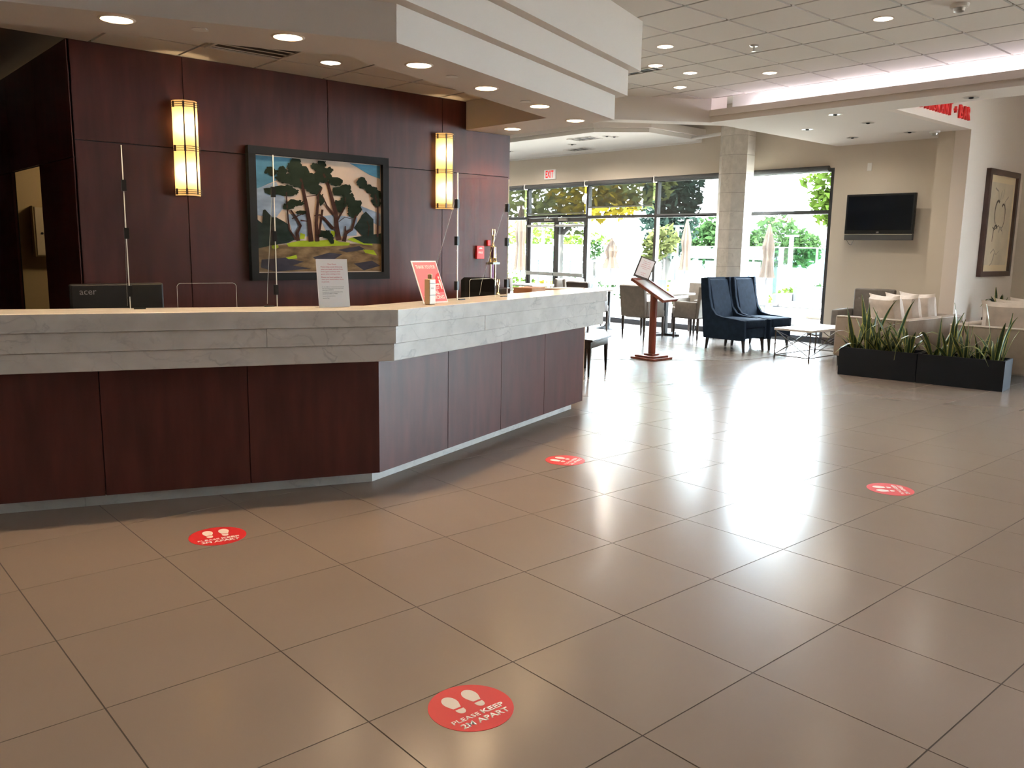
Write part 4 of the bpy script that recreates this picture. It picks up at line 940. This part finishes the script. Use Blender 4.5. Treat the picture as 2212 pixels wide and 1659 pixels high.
# --- cream sofas (x along the seat, y forward)
def sofa(loc, rz, L_, label, ncush, flipc, grp):
    t = thing('sofa', label, 'sofa', loc, rz)
    D = .95
    rb(0, 0, .13, L_, .16, .665, 'backrest', K['sofashell'], t, .03)
    for x in (0, L_-.13): rb(x, .161, .13, x+.13, D, .665, 'armrest', K['sofashell'], t, .03)
    rb(.131, .161, .13, L_-.131, D-.02, .30, 'seat_base', K['sofashell'], t, .01)
    n = 2 if L_ < 1.9 else 3; cwid = (L_-.27)/n
    for k in range(n): rb(.135+k*cwid, .18, .302, .135+(k+1)*cwid-.006, D-.01, .46, 'seat_cushion', K['cream'], t, .035)
    for x in (.06, L_-.06):
        for y in (.06, D-.06): MB().cyl((x, y, 0), (x, y, .13), .018, .026, 8).build('leg', K['navyleg'], t)
    MB().tube([(.0, D-.02, .655), (.0, .03, .655), (.03, .0, .655), (L_-.03, 0, .655), (L_, .03, .655), (L_, D-.02, .655)], .006, 6).build('piping', K['piping'], t)
    return t
def cushion_mesh(sx, sy, sz):
    mb = MB(); N = 10; vs_ = []; fs_ = []
    for s_ in (1, -1):
        for i in range(N+1):
            for j in range(N+1):
                a, b = i/N*2-1, j/N*2-1; e_ = (1-abs(a)**4)*(1-abs(b)**4); k = 1-.10*(1-abs(a)**2)*(abs(b)**6)-.0
                kk = 1-.12*(1-b*b)*abs(a)**5; k2 = 1-.12*(1-a*a)*abs(b)**5
                vs_.append((a*sx*kk, s_*sz*e_**.5, b*sy*k2))
    n1 = (N+1)**2
    for o_ in (0, n1):
        for i in range(N):
            for j in range(N):
                q = (o_+i*(N+1)+j, o_+(i+1)*(N+1)+j, o_+(i+1)*(N+1)+j+1, o_+i*(N+1)+j+1); fs_.append(q if o_ else q[::-1])
    return mb.add(vs_, fs_).mesh('pillow_cover', K['cream'], True)
cush = cushion_mesh(.31, .25, .10)
pip = None
def pillow(loc, rot, label, m_=None):
    t = tag(obj('throw_pillow', cush, None, loc, rot), label, 'pillow'); return t
# sofa A: back along v=4.55 facing +v ; sofa B backs onto it facing -v
sofa((10.58, 4.55, 0), 0, 1.75, 'cream sofa facing the navy chairs and coffee table', 2, 1, '')
pillow((11.05, 5.03, .715), (R_(-16), 0, R_(62)), 'plump cream pillow on the sofa facing the navy chairs, by the near arm')
pillow((11.54, 5.03, .715), (R_(-14), 0, R_(66)), 'plump cream pillow in the middle of the sofa facing the navy chairs')
pillow((12.00, 5.03, .715), (R_(-12), 0, R_(70)), 'plump cream pillow on the sofa facing the navy chairs, by the far arm')
sofa((12.62, 4.06, 0), R_(180), 2.02, 'cream sofa standing right behind the second planter box', 3, -1, '')
pillow((11.08, 3.58, .715), (R_(-16), 0, R_(112)), 'cream pillow on the sofa behind the planters, at the near arm')
pillow((11.56, 3.58, .715), (R_(-14), 0, R_(104)), 'cream pillow second along the sofa behind the planters')
pillow((12.05, 3.58, .715), (R_(-12), 0, R_(110)), 'cream pillow third along the sofa behind the planters')
pillow((11.30, 3.40, .70), (R_(-24), 0, R_(96)), 'cream pillow slumped forward on the sofa behind the planters')
# --- grey tufted armchair
t = thing('tufted_armchair', 'grey tufted armchair against the wall under the television', 'chair', (12.32, 5.92, 0), R_(96))
rb(-.30, -.36, .40, .30, -.24, .95, 'backrest', K['greyfab'], t, .03)
for bx in (-.14, 0, .14):
    for bz in (.62, .80): MB().sph((bx+(.07 if bz > .7 else 0), -.238, bz), .012, 8).build('button', K['greyfab'], t)
rb(-.30, -.24, .26, .30, .32, .46, 'seat', K['greyfab'], t, .03)
for sx in (-1, 1): rb(sx*.36-.055, -.34, .20, sx*.36+.055, .30, .64, 'armrest', K['greyfab'], t, .03)
for sx in (-1, 1):
    for y in (-.30, .26): MB().cyl((sx*.33, y, 0), (sx*.33, y, .26), .016, .025, 8).build('leg', K['chairleg'], t)
# --- planters with snake plants
PA, PC = np.array((9.835, 5.026)), np.array((10.07, 3.238)); pd = (PC-PA); plen = float(np.linalg.norm(pd)); pd = pd/plen; pang = math.atan2(pd[1], pd[0])
pn = np.array((-pd[1], pd[0]))
def planter(c0, L_, label):
    t = thing('planter_box', label, 'planter', (float(c0[0]), float(c0[1]), 0), pang)
    w_ = .40; th = .022; h_ = .34
    MB().box(0, 0, 0, L_, th, h_).box(0, w_-th, 0, L_, w_, h_).box(0, th, 0, th, w_-th, h_).box(L_-th, th, 0, L_, w_-th, h_).box(th, th, 0, L_-th, w_-th, .03).build('box', K['planter'], t)
    MB().box(th, th, .03, L_-th, w_-th, .30).build('soil', K['soil'], t)
planter(PA, plen/2-.006, 'charcoal planter box of snake plants closer to the coffee table'); planter(PA+pd*(plen/2+.006), plen/2-.006, 'charcoal planter box of snake plants standing before the second sofa')
def leaf(L_, w_, bend, curl, tw):
    mb = MB(); N = 8
    rows = []
    for k in range(N+1):
        s_ = k/N; ww2 = w_*(.55+.9*s_*(1-s_)*1.6)*(1-s_**4)+.002
        y = bend*s_**2*L_; z = L_*s_*(1-.25*bend*s_) - curl*L_*max(0, s_-.55)**2*2
        a = tw*s_; rows.append([(x*ww2*math.cos(a), y+x*ww2*math.sin(a)+.006*abs(x), z) for x in (-1, -.72, 0, .72, 1)])
    vs_ = [p_ for r in rows for p_ in r]
    for k in range(N):
        for j in range(4):
            mb.cur = 1 if j in (0, 3) else 0
            mb.add([rows[k][j], rows[k][j+1], rows[k+1][j+1], rows[k+1][j]], [(0, 1, 2, 3)])
    return mb.mesh('leaf', [K['snake'], K['snakeedge']], True)
rnd = random.Random(5)
LV = [leaf(.42, .026, .08, 0, .6), leaf(.55, .028, .12, 0, -.8), leaf(.34, .024, .18, 0, .5), leaf(.50, .024, .45, .5, .4), leaf(.46, .027, .03, 0, 1.2), leaf(.60, .022, .25, .2, -.4), leaf(.62, .020, .75, 1.1, .3), leaf(.28, .022, .25, 0, .8)]
def splant(x, y, z, n, label, grp, s=1, base=None):
    c = (float(x), float(y), z); t = thing('snake_plant', label, 'plant', c, rnd.uniform(0, 6.28), grp)
    MB().lathe([(.03, -.02), (.035, .02), (.01, .05)], 8).build('crown', K['snake'], t)
    for k in range(n):
        a = 2*math.pi*k/n+rnd.uniform(-.5, .5); tl_ = rnd.uniform(.02, .30) if rnd.random() < .6 else rnd.uniform(.3, .8); me = LV[rnd.choice([0, 1, 1, 2, 2, 3, 4, 4, 5, 6, 7, 7])]
        r_ = rnd.uniform(.015, .07)
        obj('leaf', me, t, (r_*math.cos(a), r_*math.sin(a), 0), (-tl_, rnd.uniform(-.1, .1), a-1.57), (s*rnd.uniform(.9, 1.3), s, s*rnd.choice([.5, .62, .75, .85, 1.0, 1.2, 1.42])))
for k in range(5):
    q = PA+pd*(.12+k*.155)+pn*(.20+rnd.uniform(-.05, .05)); splant(q[0], q[1], .301, 13, ORD[k]+' snake plant from the coffee table end of the first planter', 'snake plants in the first planter', .92)
for k in range(5):
    q = PA+pd*(plen/2+.14+k*.155)+pn*(.20+rnd.uniform(-.05, .05)); splant(q[0], q[1], .30, 11, ORD[k]+' snake plant in the second planter counting from the first planter', 'snake plants in the second planter', 1.0 if k < 2 else .86)
# plant on a side table beyond the sofas
p = vpt(2135, 700, 3.6)
st = thing('side_table', 'dark pedestal side table between the sofa end and alcove wall', 'table', (12.92, 4.32, 0))
MB().lathe([(.20, .58), (.20, .61)], 20).build('top', K['chairleg'], st); MB().lathe([(.16, 0), (.16, .02), (.03, .04), (.03, .58)], 16).build('pedestal', K['chairleg'], st)
pp = thing('plant_pot', 'charcoal pot on the side table between sofas and alcove', 'pot', (12.92, 4.32, .61)); MB().lathe([(.06, 0), (.09, .13), (.085, .13), (.06, .10)], 16).build('pot', K['planter'], pp, smooth=True)
splant(12.92, 4.32, .72, 8, 'tall snake plant rising from the pot behind the sofas', None, .95)

# --- menu lectern
t = thing('menu_lectern', 'cherry wood menu stand with framed menu on a slender post', 'lectern', (9.03, 7.31, 0), R_(0))
b_ = .205
MB().box(-b_, -b_, 0, b_, b_, .03).build('base', K['cherry'], t, bevel=.006); MB().box(-b_+.04, -b_+.04, .03, b_-.04, b_-.04, .055).build('base_step', K['cherry'], t, bevel=.006); MB().box(-.075, -.075, .055, .075, .075, .075).build('collar', K['cherry'], t, bevel=.004)
MB().prism([(.052*math.cos(R_(22.5+45*k)), .052*math.sin(R_(22.5+45*k))) for k in range(8)], .075, .90).build('post', K['cherry'], t)
tw_, td_ = .23, .28
tr_ = MB().box(-tw_, -td_, -.015, tw_, td_, 0).box(-tw_, -td_, 0, tw_, -td_+.04, .022).box(-tw_, td_-.04, 0, tw_, td_, .022).box(-tw_, -td_+.04, 0, -tw_+.04, td_-.04, .022).box(tw_-.04, -td_+.04, 0, tw_, td_-.04, .022).build('tray', K['cherry'], t, loc=(0, 0, .945), rot=(R_(30), 0, R_(14)))
MB().box(-tw_+.04, -td_+.04, .001, tw_-.04, td_-.04, .006).build('menu_sheet', mat('menu_grey', (.30, .29, .28), .3), tr_)
nb = MB().box(-.13, -.012, 0, .13, 0, .29).build('notice_board', K['brownleather'], tr_, loc=(0, td_-.02, .02), rot=(R_(-14), 0, R_(-34)))
MB().box(-.11, -.0135, .03, .11, -.012, .275).build('notice_sheet', K['paper'], nb)
for k, s_ in enumerate(['Due to current', 'conditions our', 'restaurant is closed', 'until further notice.', 'Thank you for', 'your patience', 'Stay safe']): obj('text_line', text_mesh(s_, K['redtext'], height=.014, depth=0), nb, (0, -.0137, .235-k*.026-(.03 if k > 4 else 0)), (R_(90), 0, 0))
# --- black bench
t = thing('piano_bench', 'glossy black bench by the end of the reception counter', 'bench', (7.366, 6.95, 0), R_(24.6))
MB().box(-.37, -.185, .41, .37, .185, .44).build('seat', K['blackgloss'], t, bevel=.006); MB().box(-.33, -.15, .33, .33, .15, .41).build('apron', K['blackgloss'], t)
for sx in (-1, 1):
    for sy in (-1, 1): MB().cyl((sx*.325, sy*.135, 0), (sx*.315, sy*.13, .36), .016, .030, 4).build('leg', K['blackgloss'], t)
# --- dining chairs (y forward)
def dchair(loc, rz, label, m_='taupe', grp='dining armchairs', arms=True):
    t = thing('dining_armchair', label, 'chair', loc, R_(rz), grp); f_ = K[m_]
    MB().extr([(-.27, -.27, .36), (-.27, -.20, .36), (-.27, -.26, .90), (-.27, -.34, .88)], (.54, 0, 0)).build('backrest', f_, t, bevel=.018, seg=2)
    rb(-.25, -.20, .34, .25, .27, .47, 'seat', f_, t, .025)
    if arms:
        for sx in (-1, 1): rb(sx*.255-.035, -.24, .36, sx*.255+.035, .20, .63, 'armrest', f_, t, .02)
    for bx in (-.13, 0, .13): MB().sph((bx, -.225, .72), .010, 8).build('button', f_, t)
    for sx in (-1, 1):
        for y, k in ((-.25, -1), (.24, 1)):
            MB().lathe([(.013, 0), (.019, .05), (.015, .10), (.022, .13), (.026, .36)], 8, (sx*.235, y, 0)).build('leg', K['chairleg'], t)
    return t
def dtable(loc, label, round_=False, r=.36):
    t = thing('dining_table', label, 'table', loc)
    if round_:
        MB().lathe([(r, .71), (r, .74)], 28).build('top', K['tabletop'], t)
        MB().lathe([(.24, 0), (.22, .015), (.09, .05), (.035, .12), (.03, .70)], 16).build('pedestal', K['blackmetal'], t, smooth=True)
    else:
        rb(-r, -r, .71, r, r, .745, 'top', K['tabletop'], t, .006, 1)
        MB().box(-.035, -.035, .03, .035, .035, .71).build('column', K['blackmetal'], t)
        MB().beam((-.30, 0, .02), (.30, 0, .02), .05, .035).build('foot_bar', K['blackmetal'], t); MB().beam((0, -.30, .02), (0, .30, .02), .05, .035).build('foot_bar', K['blackmetal'], t)
DZ = .004
dtable((11.72, 9.22, DZ), 'white square dining table in front of the marble column')
dchair((11.14, 9.235, DZ), -90, 'taupe dining armchair seen from behind next to the menu stand')
dchair((11.74, 8.62, DZ), 0, 'taupe dining armchair side-on behind the first navy chair')
dchair((12.42, 9.18, DZ), 90, 'pale taupe dining armchair between the square table and the window')
dtable((11.80, 10.62, DZ), 'round pedestal dining table beyond the counter end', True)
dchair((11.18, 10.55, DZ), -90, 'dark brown dining armchair backing onto the round table', 'brownleather')
dchair((11.75, 11.22, DZ), 180, 'taupe dining armchair on the far side of the round table')
dtable((11.70, 12.6, DZ), 'white square dining table before the glass doors')
dchair((11.10, 12.55, DZ), -90, 'taupe dining armchair at the table before the doors, backing the ledge')
dchair((11.72, 12.0, DZ), 0, 'taupe dining armchair at the table before the doors, on the column side')
dtable((11.70, 14.6, DZ), 'white square dining table past the glass doors')
dchair((11.10, 14.55, DZ), -90, 'taupe dining armchair at the table past the glass doors')
dchair((11.72, 13.95, DZ), 0, 'taupe dining armchair between the two farthest tables')

# ================================================================== OUTSIDE
struct('floor_patio', MB().box(13.08, -20, -.22, 60, 60, -.04), K['concrete'])
def leaves(n, c, rx, ry, rz_, size, seed, shell=.55, flatz=0):
    r = random.Random(seed); mb = MB()
    for _ in range(n):
        while True:
            x, y, z = r.uniform(-1, 1), r.uniform(-1, 1), r.uniform(-1, 1); d = x*x+y*y+z*z
            if shell**2 < d < 1: break
        p = Vector((c[0]+x*rx, c[1]+y*ry, c[2]+z*rz_)); s_ = size*r.uniform(.6, 1.3)
        a = Vector((r.uniform(-1, 1), r.uniform(-1, 1), r.uniform(-.6, .6))).normalized(); b = a.orthogonal().normalized()
        b = (b*math.cos(r.uniform(0, 6))+a.cross(b)*math.sin(r.uniform(0, 6))).normalized()
        mb.add([p-a*s_, p+b*s_*.42, p+a*s_, p-b*s_*.42], [(0, 1, 2, 3)])
    return mb
def tree(loc, label, crowns, trunk_h, tr_, m_, size, n, cat='tree', grp=None, nm='tree', m2=None):
    t = thing(nm, label, cat, loc, 0, grp)
    mb = MB(); mb.cyl((0, 0, 0), (0.03, .02, trunk_h), tr_, tr_*.7, 9)
    for cx, cy_, cz, rx, rz_ in crowns: mb.cyl((0.03, .02, trunk_h*.85), (cx*.8, cy_*.8, cz), tr_*.45, tr_*.15, 6)
    mb.build('trunk', K['bark'], t)
    for k, (cx, cy_, cz, rx, rz_) in enumerate(crowns):
        leaves(n, (cx, cy_, cz), rx, rx, rz_, size, hash(label) % 1000 if False else len(label)*7+k, .35).build('foliage', K[m2] if (m2 and k % 3 == 2) else K[m_], t)['kind'] = 'stuff'  # second colour paints the yellow highlights of lit leaves into some crowns
    return t
tree((17.2, 17.4, -.04), 'broad magnolia tree outside the dining windows', [(0, 0, 3.0, 1.5, 1.0), (.3, 1.6, 3.2, 1.5, 1.1), (0, -1.3, 3.0, 1.4, .8), (.2, -2.4, 3.3, 1.2, .8), (0, .4, 2.75, 1.6, .7), (-.3, -1.8, 2.7, 1.1, .5)], 2.2, .09, 'leafmag', .15, 330, nm='magnolia_tree', m2='leafyel')
tree((20.3, 15.95, -.04), 'dark conifer behind the magnolia tree', [(0, 0, 2.6, .9, 1.4), (0, .3, 4.0, .8, 1.3), (0, -.1, 3.3, .85, 1.2)], 3.6, .12, 'leafdark', .12, 1400, nm='conifer_tree')
tree((17.6, 14.0, -.04), 'small magnolia bush beside the umbrella', [(0, 0, 1.75, .42, .42), (0, .3, 1.55, .35, .35)], 1.3, .04, 'leafmag', .11, 260, nm='magnolia_bush', m2='leafyel')
tree((26, 18.5, -.04), 'round green tree far beyond the glass fence', [(0, 0, 1.8, 1.0, 1.0), (0, -.5, 2.1, .7, .7), (0, .5, 1.7, .8, .7)], 1.2, .08, 'leafgreen', .13, 800, nm='street_tree')
tree((26, 15.8, -.04), 'pale green tree behind the lounge window umbrella', [(0, 0, 1.9, .9, .9), (0, .9, 1.5, .7, .6), (0, -.9, 1.6, .7, .6)], 1.2, .08, 'leafgreen', .13, 700, nm='street_tree')
tree((16.6, 8.75, -.04), 'bright leafy tree at the edge of the lounge window', [(0, 0, 3.1, .75, .7), (.2, .15, 2.5, .55, .45), (0, -.5, 3.4, .8, .8), (0, -.3, 2.1, .35, .3)], 2.2, .05, 'leaflime', .13, 420, nm='maple_tree')
tree((18.2, 17.0, -.04), 'young pruned tree in front of the glass fence', [(0, 0, 1.5, .28, .30)], 1.25, .06, 'leafgreen', .07, 160, nm='young_tree')
tree((23.6, 24.3, -.04), 'leafy shrub mass at the far end of the patio', [(0, 0, 1.6, 1.3, 1.0), (0, 1.8, 1.5, 1.3, 1.0), (.2, -1.6, 1.4, 1.2, .8)], 1.0, .06, 'leaflime', .13, 600, nm='shrub_tree')
def hedge(c, ry, rz_, m_, label, n=500, rx=.45, size=.07, seed=1):
    t = thing('hedge_shrub', label, 'shrub', (*c, -.04)); 
    MB().cyl((0, 0, 0), (0, 0, rz_), .03, .02, 6).build('stem', K['bark'], t)
    leaves(n, (0, 0, rz_*.95), rx, ry, rz_*.9, size, seed, .3).build('foliage', K[m_], t)['kind'] = 'stuff'
hedge((19.1, 18.2), .9, .40, 'leafgreen', 'low green hedge seen through the right door leaf', 700, seed=2)
hedge((18.1, 18.7), .8, .30, 'leafyel', 'low yellow hedge in front of the green hedge by the doors', 500, seed=3)
hedge((18.2, 20.6), 1.0, .42, 'leaflime', 'lime shrub seen left of the glass doors', 600, seed=4)
hedge((18.9, 16.25), .6, .38, 'leafgreen', 'green hedge behind the patio umbrella table', 600, seed=5)
hedge((17.2, 13.75), .30, .42, 'leafyel', 'bright yellow shrub beside the window mullion', 350, .3, seed=6)
hedge((18.6, 14.45), 1.0, .36, 'leafgreen', 'long low hedge behind the white patio tables', 800, seed=7)
hedge((18.9, 12.1), .6, .38, 'leaflime', 'lime shrub next to the marble column outside', 350, seed=8)
hedge((17.6, 9.55), .42, .45, 'leafgreen', 'round green shrub above the wicker sofa', 500, .4, seed=9)
hedge((17.9, 10.5), .35, .38, 'leaflime', 'pale lime shrub left of the wicker sofa', 300, seed=10)
hedge((16.9, 11.5), .16, .42, 'leafyel', 'narrow yellow shrub behind the navy chairs', 200, .2, seed=12)
# glass fence
gf = thing('glass_fence', 'teal glass fence along the far patio edge', 'fence', (21.8, 0, -.04))
for k in range(9):
    v0 = 8+k*2.0; MB().box(-.01, v0+.03, .10, .01, v0+1.97, 1.62).build('glass_panel', K['fenceglass'], gf); MB().box(-.015, v0-.015, 0, .015, v0+.015, 1.63).build('post', K['chrome'], gf)
MB().box(-.015, 8, 1.625, .015, 26, 1.645).build('top_rail', K['white'], gf)
rf = thing('railing', 'dark metal railing on the patio beyond the doors', 'railing', (17.6, 0, -.04))
MB().box(-.03, 16.2, 1.15, .03, 22, 1.21).build('top_rail', K['postgrey'], rf)
for v0 in (16.3, 17.4, 18.75, 20.0, 21.4): MB().box(-.03, v0, 0, .03, v0+.06, 1.15).build('post', K['postgrey'], rf)
def lamp_post(u, v, h_, lab):
    t = thing('lamp_post', lab, 'lamp post', (u, v, -.04)); MB().cyl((0, 0, 0), (0, 0, h_), .075, .055, 10).build('post', K['postgrey'], t); MB().lathe([(.11, 0), (.09, .04)], 12).build('base', K['postgrey'], t); MB().box(-.05, -.18, h_, .05, .18, h_+.05).build('lamp_head', K['postgrey'], t)
lamp_post(20.0, 21.1, 2.1, 'grey lamp post framed by the left door leaf'); lamp_post(19.2, 14.82, 2.15, 'grey lamp post beside the magnolia bush'); lamp_post(20.0, 11.75, 1.9, 'grey lamp post seen through the lounge window')
def umbrella(u, v, z0, z1, lab, r=.16):
    t = thing('closed_umbrella', lab, 'umbrella', (u, v, -.04)); MB().cyl((0, 0, 0), (0, 0, z1), .022, n=8).build('pole', K['postgrey'], t)
    mb = MB(); n = 16; prof = [(r*1.15, z0), (r*.95, z0+.10), (r*.62, z0+(z1-z0)*.40), (r*.85, z0+(z1-z0)*.62), (r*.45, z0+(z1-z0)*.88), (.02, z1+.06)]; vs_ = []
    for q_, z_ in prof:
        for i in range(n): a = 2*math.pi*i/n; k = 1 if i % 2 else .68; vs_.append((q_*k*math.cos(a), q_*k*math.sin(a), z_))
    mb.add(vs_, [(k*n+i, k*n+(i+1) % n, (k+1)*n+(i+1) % n, (k+1)*n+i) for k in range(len(prof)-1) for i in range(n)]).build('canopy', K['umb'], t)
    MB().lathe([(.25, 0), (.25, .06), (.05, .10)], 14).build('base', K['postgrey'], t)
umbrella(17.0, 15.27, 1.0, 1.75, 'folded tan umbrella behind the menu stand notice', .22); umbrella(17.0, 12.83, 1.02, 2.2, 'folded tan umbrella beside the marble column'); umbrella(16.5, 10.24, .95, 2.05, 'folded tan umbrella outside the lounge window'); umbrella(15.6, 17.35, .9, 2.6, 'tall folded tan umbrella next to the glass doors', .2)
def ptable(u, v, lab):
    t = thing('patio_table', lab, 'table', (u, v, -.04)); MB().box(-.45, -.45, .70, .45, .45, .735).build('top', K['white'], t)
    for sx in (-1, 1):
        for sy in (-1, 1): MB().box(sx*.42-.02, sy*.42-.02, 0, sx*.42+.02, sy*.42+.02, .70).build('leg', K['white'], t)
def pchair(u, v, rz, lab):
    t = thing('patio_chair', lab, 'chair', (u, v, -.04), R_(rz)); MB().box(-.24, -.24, .40, .24, .24, .43).build('seat', K['wicker'], t); MB().box(-.24, -.26, .43, .24, -.23, .84).build('backrest', K['wicker'], t)
    for sx in (-1, 1):
        MB().tube([(sx*.25, .22, 0), (sx*.25, .22, .62), (sx*.25, -.22, .66)], .014, 6).build('arm_frame', K['white'], t); MB().cyl((sx*.24, -.24, 0), (sx*.24, -.24, .43), .014, n=6).build('leg', K['white'], t)
ptable(16.3, 15.2, 'white patio table under the umbrella behind the menu stand'); ptable(16.4, 12.7, 'white patio table beside the marble column'); ptable(16.4, 17.9, 'white patio table outside the glass doors'); ptable(15.7, 10.75, 'white patio table outside the lounge window')
pchair(15.45, 14.9, 90, 'grey woven patio chair facing the doors table'); pchair(16.2, 14.3, 0, 'grey woven patio chair by the yellow shrub'); pchair(16.2, 13.4, 180, 'grey woven patio chair behind the yellow shrub table'); pchair(15.7, 12.4, -90, 'grey woven patio chair before the column table'); pchair(15.6, 11.7, 160, 'grey woven patio chair behind the navy chairs'); pchair(15.4, 9.8, -60, 'grey woven patio chair facing the lounge window')
t = thing('wicker_sofa', 'grey wicker patio sofa outside the lounge window', 'sofa', (15.9, 8.75, -.04))
rb(-.35, -.75, .05, .35, .75, .40, 'base', K['wicker'], t, .02, 1); rb(-.35, -.75, .40, .35, -.62, .66, 'armrest', K['wicker'], t, .02, 1); rb(-.35, .62, .40, .35, .75, .66, 'armrest', K['wicker'], t, .02, 1); rb(.22, -.615, .40, .35, .615, .82, 'backrest', K['wicker'], t, .02, 1); rb(-.33, -.61, .402, .21, .61, .50, 'seat_cushion', K['white'], t, .03)
t = thing('patio_bench', 'pale cushioned patio bench close to the lounge window', 'bench', (14.3, 7.35, -.04)); rb(-.3, -.5, .12, .3, .5, .34, 'base', K['white'], t, .02, 1); rb(-.3, -.5, .342, .3, .5, .44, 'cushion', K['cream'], t, .03)
for y in (-.42, .42): MB().box(-.28, y-.03, 0, .28, y+.03, .12).build('leg', K['postgrey'], t)
t = thing('globe_lamp', 'white globe lamp on a thin post outside the door frame', 'lamp', (14.5, 13.84, -.04)); MB().sph((0, 0, 2.66), .12, 16).build('globe', K['white'], t, smooth=True); MB().cyl((0, 0, 0), (0, 0, 2.55), .02, n=8).build('post', K['postgrey'], t)
# far building masses
t = thing('far_building', 'dark blue-grey building beyond the fence behind the umbrella', 'building', (34, 21.5, -.04)); MB().box(0, -1.6, 0, 4, 1.6, 2.8).build('wall', K['far'], t); MB().box(-.1, -1.7, 2.8, 4.1, 1.7, 3.0).build('roof', K['redmid'], t)
